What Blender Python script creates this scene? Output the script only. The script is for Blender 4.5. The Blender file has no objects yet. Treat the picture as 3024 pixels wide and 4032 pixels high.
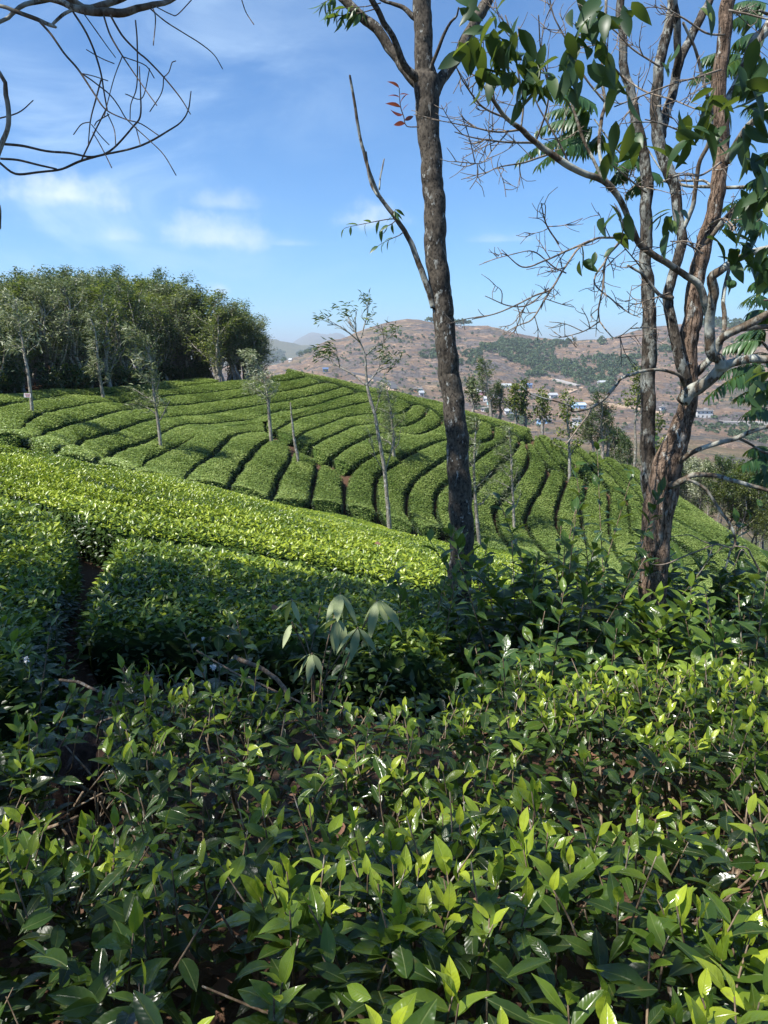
import bpy, math
import numpy as np
from math import radians, pi
from mathutils import Vector

S = bpy.context.scene
# ------------------------------------------------------------------ camera
F, CX, CY = 2912.0, 1512.0, 2016.0          # focal length and centre in photograph pixels
TH = radians(12.0)
CAM = np.array([0.0, 0.0, 1.6])
cd = bpy.data.cameras.new('camera'); cam = bpy.data.objects.new('camera', cd)
S.collection.objects.link(cam); S.camera = cam
cam.location = CAM; cam.rotation_euler = (pi/2 - TH, 0, 0)
cd.sensor_width = 36; cd.lens = 26; cd.clip_start = 0.05; cd.clip_end = 30000
S.render.resolution_x, S.render.resolution_y = 768, 1024
# ------------------------------------------------------------------ light
SUN = Vector((-0.46, -0.28, 0.84)).normalized()
sl = bpy.data.lights.new('sun', 'SUN'); sl.energy = 4.6; sl.angle = radians(0.5); sl.color = (1.0, 0.955, 0.88)
so = bpy.data.objects.new('sun', sl); S.collection.objects.link(so)
so.rotation_euler = SUN.to_track_quat('Z', 'Y').to_euler()
S.view_settings.view_transform = 'Standard'; S.view_settings.look = 'None'
S.view_settings.exposure = 1.0; S.view_settings.gamma = 1.0
HAZE = 0.00018
W = bpy.data.worlds.new('World'); S.world = W; W.use_nodes = True

class NT:
    """small helper round a node tree"""
    def __init__(s, nt): s.nt = nt; s.n = nt.nodes; s.l = nt.links
    def node(s, t, **kw):
        n = s.n.new(t)
        for k, v in kw.items(): setattr(n, k, v)
        return n
    def put(s, sock, v):
        if hasattr(v, 'is_output'): s.l.new(v, sock)
        elif v is not None: sock.default_value = v
    def m(s, op, a, b=None, c=None, clamp=False):
        n = s.node('ShaderNodeMath', operation=op, use_clamp=clamp)
        for i, v in enumerate((a, b, c)): s.put(n.inputs[i], v)
        return n.outputs[0]
    def noise(s, vec, scale, detail=4, rough=.55, dist=0.0):
        n = s.node('ShaderNodeTexNoise')
        s.put(n.inputs['Vector'], vec); n.inputs['Scale'].default_value = scale
        n.inputs['Detail'].default_value = detail; n.inputs['Roughness'].default_value = rough
        n.inputs['Distortion'].default_value = dist
        return n.outputs['Fac']
    def ramp(s, fac, stops, interp='LINEAR'):
        n = s.node('ShaderNodeValToRGB'); n.color_ramp.interpolation = interp
        e = n.color_ramp.elements
        while len(e) < len(stops): e.new(0.5)
        for el, (p, c) in zip(e, stops):
            el.position = p; el.color = (*c, 1) if len(c) == 3 else c
        s.put(n.inputs[0], fac); return n.outputs[0]
    def rng(s, v, a, b, c=0.0, d=1.0, smooth=False):
        n = s.node('ShaderNodeMapRange'); n.clamp = True
        if smooth: n.interpolation_type = 'SMOOTHSTEP'
        s.put(n.inputs[0], v)
        for i, x in enumerate((a, b, c, d)): s.put(n.inputs[1+i], x)
        return n.outputs[0]
    def mix(s, fac, a, b, mode='MIX'):
        n = s.node('ShaderNodeMix', data_type='RGBA', blend_type=mode)
        s.put(n.inputs[0], fac)
        for i, v in ((6, a), (7, b)):
            s.put(n.inputs[i], (*v, 1) if isinstance(v, tuple) and len(v) == 3 else v)
        return n.outputs[2]
    def mapv(s, vec, scale=(1, 1, 1), rot=(0, 0, 0), loc=(0, 0, 0)):
        n = s.node('ShaderNodeMapping'); s.put(n.inputs[0], vec)
        n.inputs['Scale'].default_value = scale; n.inputs['Rotation'].default_value = rot
        n.inputs['Location'].default_value = loc
        return n.outputs[0]

def build_sky():
    w = NT(W.node_tree); w.n.clear()
    out = w.node('ShaderNodeOutputWorld'); bg = w.node('ShaderNodeBackground'); w.l.new(bg.outputs[0], out.inputs[0])
    bg.inputs[1].default_value = 0.068
    sky = w.node('ShaderNodeTexSky', sky_type='NISHITA')
    sky.sun_disc = False; sky.sun_elevation = math.asin(SUN.z); sky.sun_rotation = math.atan2(SUN.x, SUN.y)
    sky.altitude = 1500; sky.air_density = 1.0; sky.dust_density = 0.25; sky.ozone_density = 3.0
    tc = w.node('ShaderNodeTexCoord'); sep = w.node('ShaderNodeSeparateXYZ'); w.l.new(tc.outputs['Generated'], sep.inputs[0])
    x, y, z = sep.outputs
    az = w.m('ARCTAN2', x, y); el = w.m('ARCSINE', z)
    comb = w.node('ShaderNodeCombineXYZ'); w.l.new(az, comb.inputs[0]); w.l.new(el, comb.inputs[1])
    v = comb.outputs[0]
    n1 = w.noise(v, 26, 6, .6); n2 = w.noise(v, 9, 5, .6)
    total = None
    for (u, vv, wu, wd, k) in ((235, 770, 235, 105, .78), (860, 940, 270, 110, .62), (880, 800, 170, 70, .36), (1455, 870, 170, 85, .55),
                               (860, 1145, 60, 45, .5), (480, 935, 130, 40, .30), (1130, 960, 150, 26, .25), (1960, 945, 200, 26, .25)):
        q = (vv-CY)/F; p = (u-CX)/F
        dy = math.cos(TH)-q*math.sin(TH); dz = -math.sin(TH)-q*math.cos(TH)
        a0 = math.atan2(p, dy); e0 = math.atan2(dz, math.hypot(p, dy))
        da = w.m('DIVIDE', w.m('SUBTRACT', az, a0), wu/F)
        de0 = w.m('SUBTRACT', el, e0)
        # flat base: distance grows three times faster below the centre
        de = w.m('MAXIMUM', w.m('DIVIDE', de0, wd/F), w.m('DIVIDE', de0, -wd*.45/F))
        d = w.m('SQRT', w.m('ADD', w.m('MULTIPLY', da, da), w.m('MULTIPLY', de, de)))
        s = w.m('ADD', w.m('SUBTRACT', 1.0, d), w.m('MULTIPLY', w.m('SUBTRACT', n1, .5), 1.9))
        f = w.m('MULTIPLY', w.rng(s, -.05, 1.15, 0, 1, True), k)
        total = f if total is None else w.m('MAXIMUM', total, f)
    cir = w.noise(w.mapv(v, (2.6, 6.0, 1), (0, 0, -.6)), 1.5, 8, .6, .7)
    cir2 = w.noise(w.mapv(v, (2.0, 4.0, 1), (0, 0, .3), (3, 1, 0)), 1.5, 3)
    side = w.rng(az, -.42, .05, 1, .12, True)
    cf = w.m('MULTIPLY', w.m('MULTIPLY', w.rng(cir, .38, .78, 0, 1, True), w.rng(cir2, .35, .60, .15, 1)), side)
    cf = w.m('MULTIPLY', cf, w.rng(el, .02, .12, .25, .85))
    hs = w.node('ShaderNodeHueSaturation'); w.l.new(sky.outputs[0], hs.inputs['Color'])
    hs.inputs['Saturation'].default_value = 1.0; hs.inputs['Value'].default_value = 1.0
    base = w.mix(1.0, hs.outputs[0], (.64, 1.10, 1.42), 'MULTIPLY')
    c1 = w.mix(cf, base, (6.6, 8.6, 10.6))
    c2 = w.mix(total, c1, w.mix(n2, (6.6, 7.8, 9.6), (9.2, 9.8, 10.6)))
    w.l.new(c2, bg.inputs[0])
build_sky()

# ------------------------------------------------------------------ maths helpers
def ray(u, v):
    u = np.asarray(u, float); v = np.asarray(v, float)
    p = (u-CX)/F; q = (v-CY)/F
    return np.stack([p, math.cos(TH)-q*math.sin(TH), -math.sin(TH)-q*math.cos(TH)], -1)
def at(u, v, Y):
    d = ray(u, v); t = np.asarray(Y, float)/d[..., 1]
    return CAM + d*t[..., None]
def project(P):
    r = P-CAM
    fw = r[..., 1]*math.cos(TH)-r[..., 2]*math.sin(TH); up = r[..., 1]*math.sin(TH)+r[..., 2]*math.cos(TH)
    fw = np.maximum(fw, 1e-3)
    return CX+F*r[..., 0]/fw, CY-F*up/fw, fw
def _h(ix, iy, seed):
    n = (ix.astype(np.int64)*374761393 + iy.astype(np.int64)*668265263 + seed*974634777) & 0x7fffffff
    n = ((n ^ (n >> 13))*1274126177) & 0x7fffffff
    return ((n ^ (n >> 16)) & 0xffff)/65535.0
def vnoise(x, y, seed=0):
    ix = np.floor(x); iy = np.floor(y); fx = x-ix; fy = y-iy
    fx = fx*fx*(3-2*fx); fy = fy*fy*(3-2*fy)
    a = _h(ix, iy, seed); b = _h(ix+1, iy, seed); c = _h(ix, iy+1, seed); d = _h(ix+1, iy+1, seed)
    return (a*(1-fx)+b*fx)*(1-fy)+(c*(1-fx)+d*fx)*fy
def fbm(x, y, o=4, seed=0, g=.5):
    s = 0; a = 1; t = 0
    for k in range(o):
        s = s+a*(vnoise(x*2**k, y*2**k, seed+k)-.5); t += a; a *= g
    return s/t*2
def norm(v): return v/np.maximum(np.linalg.norm(v, axis=-1, keepdims=True), 1e-9)

class TPS:
    def __init__(s, P, z, lam=0.0):
        s.P = np.asarray(P, float); n = len(s.P)
        K = s.U(np.linalg.norm(s.P[:, None]-s.P[None], axis=2))+lam*np.eye(n)
        A = np.hstack([np.ones((n, 1)), s.P]); M = np.zeros((n+3, n+3))
        M[:n, :n] = K; M[:n, n:] = A; M[n:, :n] = A.T
        s.w = np.linalg.solve(M, np.concatenate([z, np.zeros(3)]))
    @staticmethod
    def U(r): return r*r*np.log(np.maximum(r, 1e-9))
    def __call__(s, x, y):
        sh = np.shape(x); X = np.stack([np.ravel(x), np.ravel(y)], 1); out = np.empty(len(X)); n = len(s.P)
        for i in range(0, len(X), 40000):
            q = X[i:i+40000]; r = np.sqrt((q[:, None, 0]-s.P[None, :, 0])**2+(q[:, None, 1]-s.P[None, :, 1])**2)
            out[i:i+40000] = s.U(r)@s.w[:n]+s.w[n]+q@s.w[n+1:]
        return out.reshape(sh)

# ------------------------------------------------------------------ lie of the land (top of the tea canopy)
CTRL = [(0,1900,9.5),(300,2060,7.6),(330,2085,7.4),(600,2115,7.6),(900,2145,7.6),(1464,2272,7.2),(1700,2320,7.0),
 (200,1830,11.5),(0,1790,13.5),(0,1700,17),(0,1560,26),(700,1900,14.5),(450,1850,14.5),(1300,2050,15.5),(1750,2140,16),(1100,2000,17),(1500,2120,15),
 (740,1872,23.5),(560,1840,23),(400,1800,22),(250,1740,21),(900,1900,24.5),(1090,1935,26),(1300,1975,27.2),(1500,2018,28.2),(1760,2060,29),(2100,2090,30.5),(2400,2130,31),
 (1150,1745,33),(1090,1446,47.5),(1250,1474,47),(1400,1507,46),(1550,1537,45),(1735,1580,44),(1900,1632,43.5),(2100,1692,42.5),(2300,1763,41.5),(2514,1846,40),(2700,1960,38),(2900,2080,36),(3024,2160,35),
 (600,1700,29),(300,1660,26),(500,1585,36),(900,1560,42),(100,1585,26),(200,1535,32),(700,1510,44),(400,1525,37),(0,1548,28),(850,1495,47),(960,1480,50),
 (1600,1800,33),(1900,1850,34.5),(2200,1950,34.5),(2300,1870,37),(1500,1650,39),(1750,1700,38.5),(2050,1760,38.5),(1200,1600,41),(700,1620,36.5),(1000,1640,38),
 (1300,1850,30.5),(950,1760,30),(2700,2130,31),(3000,2330,28),(2500,2260,26),(2100,2220,24),(2800,2420,22)]
EXTRA = [(-3,0,.75),(0,0,.75),(3,0,.72),(-1.2,2.6,.34),(1.3,2.6,.33),(0,4.9,-.22),(-2,4.9,-.16),(2.2,4.9,-.30),(-8,0,1.0),(-9,6,.45),(8,2,.0),(0,-10,2.2),(-14,-8,2.4),(14,-8,1.5),
 (-14,10,.4),(12,9,-2.7),(20,20,-7),(-22,22,.4),(-32,45,1.2),(-32,70,1.5),(-5,53,.0),(-5,62,-3),(2,52,-2.6),(8,50,-5.6),(15,47,-8.6),(1,62,-7),(12,60,-12),(20,45,-9.8),(27,38,-11.5),
 (0,78,-13),(20,72,-20),(-16,62,.3),(-20,80,-3),(0,100,-23),(30,100,-31),(-30,100,-9),(34,60,-21),(45,35,-17),(45,75,-28),(-60,30,1),(-60,90,-2),(60,10,-10),(50,-10,-4),(-50,-10,3)]
_cp = at(np.array([c[0] for c in CTRL]), np.array([c[1] for c in CTRL]), np.array([c[2] for c in CTRL]))
_e = np.array(EXTRA, float)
LAND = TPS(np.vstack([_cp[:, :2], _e[:, :2]]), np.concatenate([_cp[:, 2], _e[:, 2]]), 0.6)
TEA_H = 0.52
def hit(u, v, f=None, t0=.4, t1=75.0, n=1500):
    """where the rays through photograph pixels meet the land; grazing rays take the closest approach"""
    f = f or LAND
    u = np.atleast_1d(np.asarray(u, float)); v = np.atleast_1d(np.asarray(v, float)); d = ray(u, v)
    t = np.geomspace(t0, t1, n)
    P = CAM + d[:, None]*t[None, :, None]
    g = P[..., 2]-f(P[..., 0], P[..., 1])
    below = g < 0; k = np.argmax(below, 1); miss = ~below.any(1)
    k = np.where(miss, 1, np.maximum(k, 1)); i = np.arange(len(u))
    a, b = g[i, k-1], g[i, k]; w = a/np.where(np.abs(a-b) < 1e-9, 1, a-b)
    tt = t[k-1]+(t[k]-t[k-1])*np.clip(w, 0, 1)
    if miss.any():
        ang = (g/np.maximum(t[None], 1))[miss]; ang[:, t < 15] = 9e9
        tt[miss] = t[np.argmin(ang, 1)]
    return CAM + d*tt[:, None]
# ------------------------------------------------------------------ mesh helpers
class MB:
    """collects faces (numpy) and links them as ONE mesh object"""
    def __init__(s): s.V = []; s.Fc = []; s.T = []; s.UV = []; s.M = []; s.n = 0
    def add(s, V, Fs, tint=0.5, uv=None, mi=0):
        V = np.asarray(V, float).reshape(-1, 3)
        if not len(V): return s
        if np.ndim(tint) == 2: uv, tint = tint, .5
        s.V.append(V); s.T.append(np.broadcast_to(np.asarray(tint, float), (len(V),)))
        s.UV.append(np.zeros((len(V), 2)) if uv is None else uv)
        for f in (Fs if isinstance(Fs, (list, tuple)) else [Fs]):
            f = np.asarray(f, np.int64)
            if len(f): s.Fc.append(f+s.n); s.M.append(np.full(len(f), mi))
        s.n += len(V); return s
    def build(s, name, mats, parent=None, smooth=True, loc=None):
        V = np.concatenate(s.V)
        if loc is not None: V = V-np.asarray(loc)
        me = bpy.data.meshes.new(name); me.vertices.add(len(V)); me.vertices.foreach_set('co', V.astype(np.float32).ravel())
        lv = np.concatenate([f.ravel() for f in s.Fc]); tot = np.concatenate([np.full(len(f), f.shape[1]) for f in s.Fc])
        st = np.concatenate([[0], np.cumsum(tot)[:-1]])
        me.loops.add(len(lv)); me.loops.foreach_set('vertex_index', lv.astype(np.int32))
        me.polygons.add(len(tot)); me.polygons.foreach_set('loop_start', st.astype(np.int32))
        me.polygons.foreach_set('material_index', np.concatenate(s.M).astype(np.int32))
        me.polygons.foreach_set('use_smooth', np.full(len(tot), smooth))
        me.attributes.new('tint', 'FLOAT', 'POINT').data.foreach_set('value', np.concatenate(s.T).astype(np.float32))
        me.uv_layers.new(name='UVMap').data.foreach_set('uv', np.concatenate(s.UV)[lv].astype(np.float32).ravel())
        me.update(calc_edges=True)
        for m in (mats if isinstance(mats, (list, tuple)) else [mats]): me.materials.append(m)
        o = bpy.data.objects.new(name, me); S.collection.objects.link(o)
        if parent is not None: o.parent = parent
        if loc is not None and parent is None: o.location = loc
        return o
def tag(o, label=None, cat=None, group=None, kind=None):
    for k, v in (('label', label), ('category', cat), ('group', group), ('kind', kind)):
        if v: o[k] = v
    return o
def empty(name, loc, label, cat, group=None):
    o = bpy.data.objects.new(name, None); S.collection.objects.link(o); o.location = loc
    return tag(o, label, cat, group)
def copy_tree(o, loc, rz=0, sc=1.0, label=None, group=None):
    c = o.copy(); S.collection.objects.link(c); c.location = loc; c.rotation_euler = (0, 0, rz)
    c.scale = (sc, sc, sc) if np.isscalar(sc) else sc
    if label: c['label'] = label
    if group: c['group'] = group
    for ch in list(o.children):
        d = ch.copy(); S.collection.objects.link(d); d.parent = c
        for g in list(ch.children):
            e = g.copy(); S.collection.objects.link(e); e.parent = d
    return c

def leafset(P, A, N, L, Wd, n=3, droop=.25, fold=.3, tip=.8, wave=0.0, rng=None):
    """leaves: base P, axis A, face normal N, length L, width Wd; n strips of quads; returns V, F, uv"""
    k = len(P)
    if k == 0: return np.zeros((0, 3)), [], np.zeros((0, 2))
    A = norm(A); N = norm(N-A*np.sum(A*N, 1, keepdims=True)); Sd = np.cross(A, N)
    L = np.broadcast_to(L, (k,))[:, None]; Wd = np.broadcast_to(Wd, (k,))[:, None]; dr = np.broadcast_to(droop, (k,))[:, None]
    fo = np.broadcast_to(fold, (k,))[:, None]
    if n == 1:     # two folded triangles with a shared midrib
        V = np.stack([P, P+A*L*.45+Sd*Wd*.5+N*Wd*fo*.5, P+A*L*1.0-N*L*dr, P+A*L*.45-Sd*Wd*.5+N*Wd*fo*.5], 1).reshape(-1, 3)
        b = np.arange(k)[:, None]*4
        F = np.concatenate([b+[0, 1, 2], b+[0, 2, 3]])
        return V, [F], np.zeros((len(V), 2))
    t = np.linspace(0, 1, n+1); prof = np.sin(pi*np.clip(t, 0, 1)**tip)**.9; prof[0] = .06; prof[-1] = .02
    rows = []; uvs = []; sb = (rng.normal(0, .09, (k, 1)) if rng is not None and n > 2 else 0.0)
    ph = (rng.random((k, 1))*6.3 if rng is not None else np.zeros((k, 1)))
    for ti, pi_ in zip(t, prof):
        c = P+A*L*(ti-.12*dr*ti*ti)-N*L*dr*ti*ti+Sd*L*sb*ti*ti
        w = Wd*.5*pi_; rip = wave*Wd*np.sin(ph+ti*9)*pi_
        rows += [c-Sd*w+N*(w*fo*2*.5+rip), c, c+Sd*w+N*(w*fo*2*.5-rip)]
        uvs += [(ti, -pi_), (ti, 0.0), (ti, pi_)]
    V = np.stack(rows, 1).reshape(-1, 3); m = 3*(n+1)
    b = (np.arange(k)*m)[:, None, None]; q = []
    for i in range(n):
        a = 3*i
        q += [[a, a+1, a+4, a+3], [a+1, a+2, a+5, a+4]]
    Fq = (b+np.array(q)[None]).reshape(-1, 4)
    return V, [Fq], np.tile(np.array(uvs), (k, 1))
def rep(x, V, k): return np.repeat(np.broadcast_to(x, (k,)), len(V)//max(k, 1))

def crom(P, step):
    """Catmull-Rom resample of an (n,4) polyline x,y,z,r"""
    P = np.asarray(P, float)
    if len(P) < 3: P = np.stack([P[0], (P[0]+P[-1])/2, P[-1]]) if len(P) == 2 else P
    Q = np.vstack([2*P[0]-P[1], P, 2*P[-1]-P[-2]]); out = []
    for i in range(1, len(Q)-2):
        a, b, c, d = Q[i-1:i+3]; k = max(1, int(np.ceil(np.linalg.norm(c[:3]-b[:3])/step)))
        t = (np.arange(k)/k)[:, None]
        out.append(.5*((2*b)+(-a+c)*t+(2*a-5*b+4*c-d)*t*t+(-a+3*b-3*c+d)*t**3))
    out.append(P[-1:]); R = np.vstack(out)
    if P.shape[1] > 3: R[:, 3] = np.maximum(R[:, 3], .0008)
    return R
def tube(P, sides=6, bark=0.0, seed=0, freq=(9, 30)):
    """tapered tube along (n,4) points; bark = relative roughness of the skin"""
    P = np.asarray(P, float); n = len(P); X = P[:, :3]; r = P[:, 3]
    T = norm(np.gradient(X, axis=0)); a = np.array([1.0, 0, 0]) if abs(T[0][0]) < .8 else np.array([0, 1.0, 0])
    U = np.empty_like(X); u = a
    for i in range(n):
        u = u-T[i]*np.dot(u, T[i]); u = u/max(np.linalg.norm(u), 1e-9); U[i] = u
    B = np.cross(T, U); th = np.arange(sides)/sides*2*pi
    rr = np.repeat(r[:, None], sides, 1)
    s = np.concatenate([[0], np.cumsum(np.linalg.norm(np.diff(X, axis=0), axis=1))])
    if bark:
        ca = np.cos(th)[None]*2.0; sa = np.sin(th)[None]*2.0; ss = s[:, None]
        f = fbm(ca*freq[0]/6+sa*3.1+ss*freq[1]*.35, sa*freq[0]/6+ss*freq[1]*.12, 3, seed)+.6*fbm(ca*2+7, sa*2+ss*5, 2, seed+9)
        rr = rr*(1+bark*f)
    V = (X[:, None]+rr[..., None]*(np.cos(th)[None, :, None]*U[:, None]+np.sin(th)[None, :, None]*B[:, None])).reshape(-1, 3)
    i = np.arange(n-1)[:, None]*sides; j = np.arange(sides)[None]; j2 = (j+1) % sides
    Fq = np.stack([i+j, i+j2, i+j2+sides, i+j+sides], -1).reshape(-1, 4)
    V = np.vstack([V, X[0], X[-1]+T[-1]*r[-1]]); nv = n*sides
    jj = np.arange(sides); e = (n-1)*sides
    Ft = np.concatenate([np.stack([np.full(sides, nv), (jj+1) % sides, jj], 1), np.stack([np.full(sides, nv+1), e+jj, e+(jj+1) % sides], 1)])
    uv = np.zeros((len(V), 2)); uv[:nv, 0] = np.repeat(s, sides); uv[:nv, 1] = np.tile(th, n)
    return V, [Fq, Ft], uv
def trace(pts, Y0, Y1=None):
    """a branch read off the photograph: (u, v, width px) with its own depth -> x,y,z,r"""
    a = np.array(pts, float); n = len(a); Y = np.linspace(Y0, Y0 if Y1 is None else Y1, n)
    d = ray(a[:, 0], a[:, 1]); t = Y/d[:, 1]
    return np.hstack([CAM+d*t[:, None], (a[:, 2]/2*t/F)[:, None]])
def box(x0, x1, y0, y1, z0, z1):
    V = np.array([(x, y, z) for z in (z0, z1) for y in (y0, y1) for x in (x0, x1)], float)
    return V, [np.array([(0, 2, 3, 1), (4, 5, 7, 6), (0, 1, 5, 4), (2, 6, 7, 3), (0, 4, 6, 2), (1, 3, 7, 5)])]

# ------------------------------------------------------------------ materials
def mat(name):
    m = bpy.data.materials.new(name); m.use_nodes = True; t = NT(m.node_tree)
    b = t.n['Principled BSDF']; return m, t, b, t.n['Material Output']
def tint_of(t): return t.node('ShaderNodeAttribute', attribute_name='tint').outputs['Fac']
def leaf_mat(name, stops, trans=.3, tcol=(.30, .42, .04), rough=.38, veins=False, spec=.5):
    m, t, b, out = mat(name)
    tc = t.node('ShaderNodeTexCoord'); ti = tint_of(t)
    c = t.ramp(ti, stops)
    b.inputs['Roughness'].default_value = rough; b.inputs['Specular IOR Level'].default_value = spec
    if veins:
        sep = t.node('ShaderNodeSeparateXYZ'); t.l.new(tc.outputs['UV'], sep.inputs[0]); u, v = sep.outputs[0], sep.outputs[1]
        av = t.m('ABSOLUTE', v)
        wv = t.m('SINE', t.m('MULTIPLY', t.m('SUBTRACT', u, t.m('MULTIPLY', av, .22)), 58+0))
        rib = t.rng(av, 0, .09, 1, 0)
        h = t.m('ADD', t.m('ADD', t.m('MULTIPLY', wv, .05), t.m('MULTIPLY', rib, -.9)), t.m('MULTIPLY', t.noise(tc.outputs['Object'], 48, 1), 2.6))
        bp = t.node('ShaderNodeBump'); bp.inputs['Strength'].default_value = .40; bp.inputs['Distance'].default_value = .003
        t.l.new(h, bp.inputs['Height']); t.l.new(bp.outputs[0], b.inputs['Normal'])
        c = t.mix(t.m('MULTIPLY', rib, .28), c, (.30, .36, .12)); t.l.new(t.rng(t.noise(tc.outputs['Object'], 9, 2), .3, .7, rough*.62, rough*1.5), b.inputs['Roughness'])
        nz = t.noise(tc.outputs['Object'], 60, 3); c = t.mix(t.rng(nz, .62, .75, 0, .35), c, (.14, .10, .03))
    t.l.new(c, b.inputs['Base Color'])
    tr = t.node('ShaderNodeBsdfTranslucent'); t.l.new(t.mix(.55, c, tcol), tr.inputs[0])
    mx = t.node('ShaderNodeMixShader'); mx.inputs[0].default_value = trans
    t.l.new(b.outputs[0], mx.inputs[1]); t.l.new(tr.outputs[0], mx.inputs[2]); t.l.new(mx.outputs[0], out.inputs[0])
    return m
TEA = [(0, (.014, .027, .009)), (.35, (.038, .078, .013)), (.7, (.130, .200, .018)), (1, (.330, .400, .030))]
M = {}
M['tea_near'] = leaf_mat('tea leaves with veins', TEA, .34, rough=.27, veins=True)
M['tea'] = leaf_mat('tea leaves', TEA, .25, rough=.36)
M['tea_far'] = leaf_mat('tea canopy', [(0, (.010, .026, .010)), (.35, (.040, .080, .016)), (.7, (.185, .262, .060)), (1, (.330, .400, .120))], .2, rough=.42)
M['shrub'] = leaf_mat('shrub leaves', [(0, (.012, .030, .012)), (.5, (.046, .098, .020)), (1, (.20, .29, .03))], .32, rough=.3, veins=True)
M['bigleaf'] = leaf_mat('broad tree leaves', [(0, (.018, .042, .020)), (.5, (.038, .080, .028)), (1, (.17, .22, .04))], .26, rough=.42, spec=.35)
M['pinnate'] = leaf_mat('pinnate leaves', [(0, (.016, .045, .018)), (.5, (.04, .10, .03)), (1, (.11, .19, .04))], .3, rough=.4)
M['droop'] = leaf_mat('drooping sapling leaves', [(0, (.16, .21, .09)), (1, (.33, .38, .18))], .25, rough=.55)
M['oak'] = leaf_mat('silvery tree leaves', [(0, (.022, .040, .018)), (.5, (.100, .135, .050)), (.8, (.25, .29, .14)), (1, (.42, .44, .31))], .25, (.30, .34, .10), rough=.5)
M['darkleaf'] = leaf_mat('dark tree leaves', [(0, (.012, .030, .014)), (.5, (.032, .066, .020)), (1, (.13, .18, .04))], .22, rough=.45)
M['yellowleaf'] = leaf_mat('yellow-green tree leaves', [(0, (.04, .06, .016)), (.5, (.12, .15, .03)), (1, (.32, .33, .07))], .3, rough=.45)
M['farwood'] = leaf_mat('far woodland leaves', [(0, (.022, .048, .022)), (.5, (.045, .085, .032)), (1, (.10, .14, .05))], .15, rough=.7)
M['maroon'] = leaf_mat('young maroon leaves', [(0, (.10, .025, .02)), (1, (.20, .05, .035))], .3, (.4, .1, .05), rough=.35)
M['deadleaf'] = leaf_mat('dead brown leaves', [(0, (.07, .035, .02)), (1, (.24, .12, .07))], .1, (.3, .15, .06), rough=.8)

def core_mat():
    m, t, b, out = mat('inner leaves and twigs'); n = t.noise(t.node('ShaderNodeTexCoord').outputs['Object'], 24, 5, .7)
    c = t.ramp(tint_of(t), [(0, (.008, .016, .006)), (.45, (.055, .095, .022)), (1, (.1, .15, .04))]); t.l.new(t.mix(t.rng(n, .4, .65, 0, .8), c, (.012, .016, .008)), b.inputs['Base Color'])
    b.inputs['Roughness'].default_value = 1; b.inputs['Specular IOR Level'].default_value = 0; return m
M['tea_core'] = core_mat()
def bark_mat(name, dark, light, lichen, lich=.5, scale=1.0, stretch=.35, bump=.6, fleck=0.0, crack=0.0):
    m, t, b, out = mat(name); tc = t.node('ShaderNodeTexCoord'); v = tc.outputs['Object']
    vs = t.mapv(v, (1, 1, stretch))
    n = t.noise(vs, 34*scale, 6, .65, .3); big = t.noise(v, 5*scale, 4, .6); n2 = t.noise(t.mapv(v, (1, 1, .5), (0, 0, 0), (4, 2, 7)), 16*scale, 6, .7)
    c = t.mix(t.rng(n, .36, .66), dark, light)
    c = t.mix(t.m('MULTIPLY', t.rng(big, .45, .65), .5), c, tuple(x*.45 for x in dark))
    if fleck:
        vo = t.node('ShaderNodeTexVoronoi'); t.l.new(t.mapv(v, (1, 1, .7)), vo.inputs['Vector']); vo.inputs['Scale'].default_value = 95; vo.inputs['Randomness'].default_value = .8
        sp = t.node('ShaderNodeSeparateColor'); t.l.new(vo.outputs['Color'], sp.inputs[0]); fk = t.m('MULTIPLY', t.rng(sp.outputs[0], .52, .66), t.rng(t.noise(v, 3.2, 3), .38, .62, .15, 1)); c = t.mix(t.m('MULTIPLY', fk, fleck), c, light)
    if crack:
        cn = t.noise(t.mapv(v, (1, 1, .16)), 30, 4, .55, .8); ck = t.rng(t.m('ABSOLUTE', t.m('SUBTRACT', cn, .5)), .006, .030, 1, 0); cn2 = t.noise(t.mapv(v, (1, 1, 1.6)), 22, 3); ck = t.m('MAXIMUM', ck, t.rng(t.m('ABSOLUTE', t.m('SUBTRACT', cn2, .5)), .004, .014, .6, 0)); c = t.mix(t.m('MULTIPLY', ck, crack), c, tuple(x*.25 for x in dark)); n = t.m('SUBTRACT', n, t.m('MULTIPLY', ck, 1.1))
    li = t.m('MULTIPLY', t.rng(n2, .60-.10*lich, .64-.08*lich, 0, 1), t.rng(big, .40, .62, 0, 1))
    c = t.mix(t.m('MULTIPLY', li, .9), c, lichen)
    t.l.new(c, b.inputs['Base Color']); b.inputs['Roughness'].default_value = .9; b.inputs['Specular IOR Level'].default_value = .2
    bp = t.node('ShaderNodeBump'); bp.inputs['Strength'].default_value = bump; bp.inputs['Distance'].default_value = .012/scale
    t.l.new(t.m('ADD', n, t.m('MULTIPLY', li, .4)), bp.inputs['Height']); t.l.new(bp.outputs[0], b.inputs['Normal'])
    return m
M['bark_dark'] = bark_mat('dark speckled bark', (.017, .0145, .0125), (.125, .107, .084), (.44, .46, .43), .30, 1.6, .5, .7, .85)  # naturally dark bark, its tones lowered further for the crown's shade
M['bark_brown'] = bark_mat('fissured brown bark', (.115, .078, .054), (.35, .25, .18), (.48, .49, .45), .25, 1.1, .30, 1.0, 0, .8)
M['bark_lichen'] = bark_mat('lichened branch bark', (.05, .035, .022), (.16, .125, .09), (.46, .48, .42), 1.6, 1.0, .6)
M['bark_stem'] = bark_mat('dark lichened stem bark', (.030, .025, .020), (.130, .108, .085), (.40, .42, .38), 1.15, 1.0, .5, .7, 0, .7)
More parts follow.
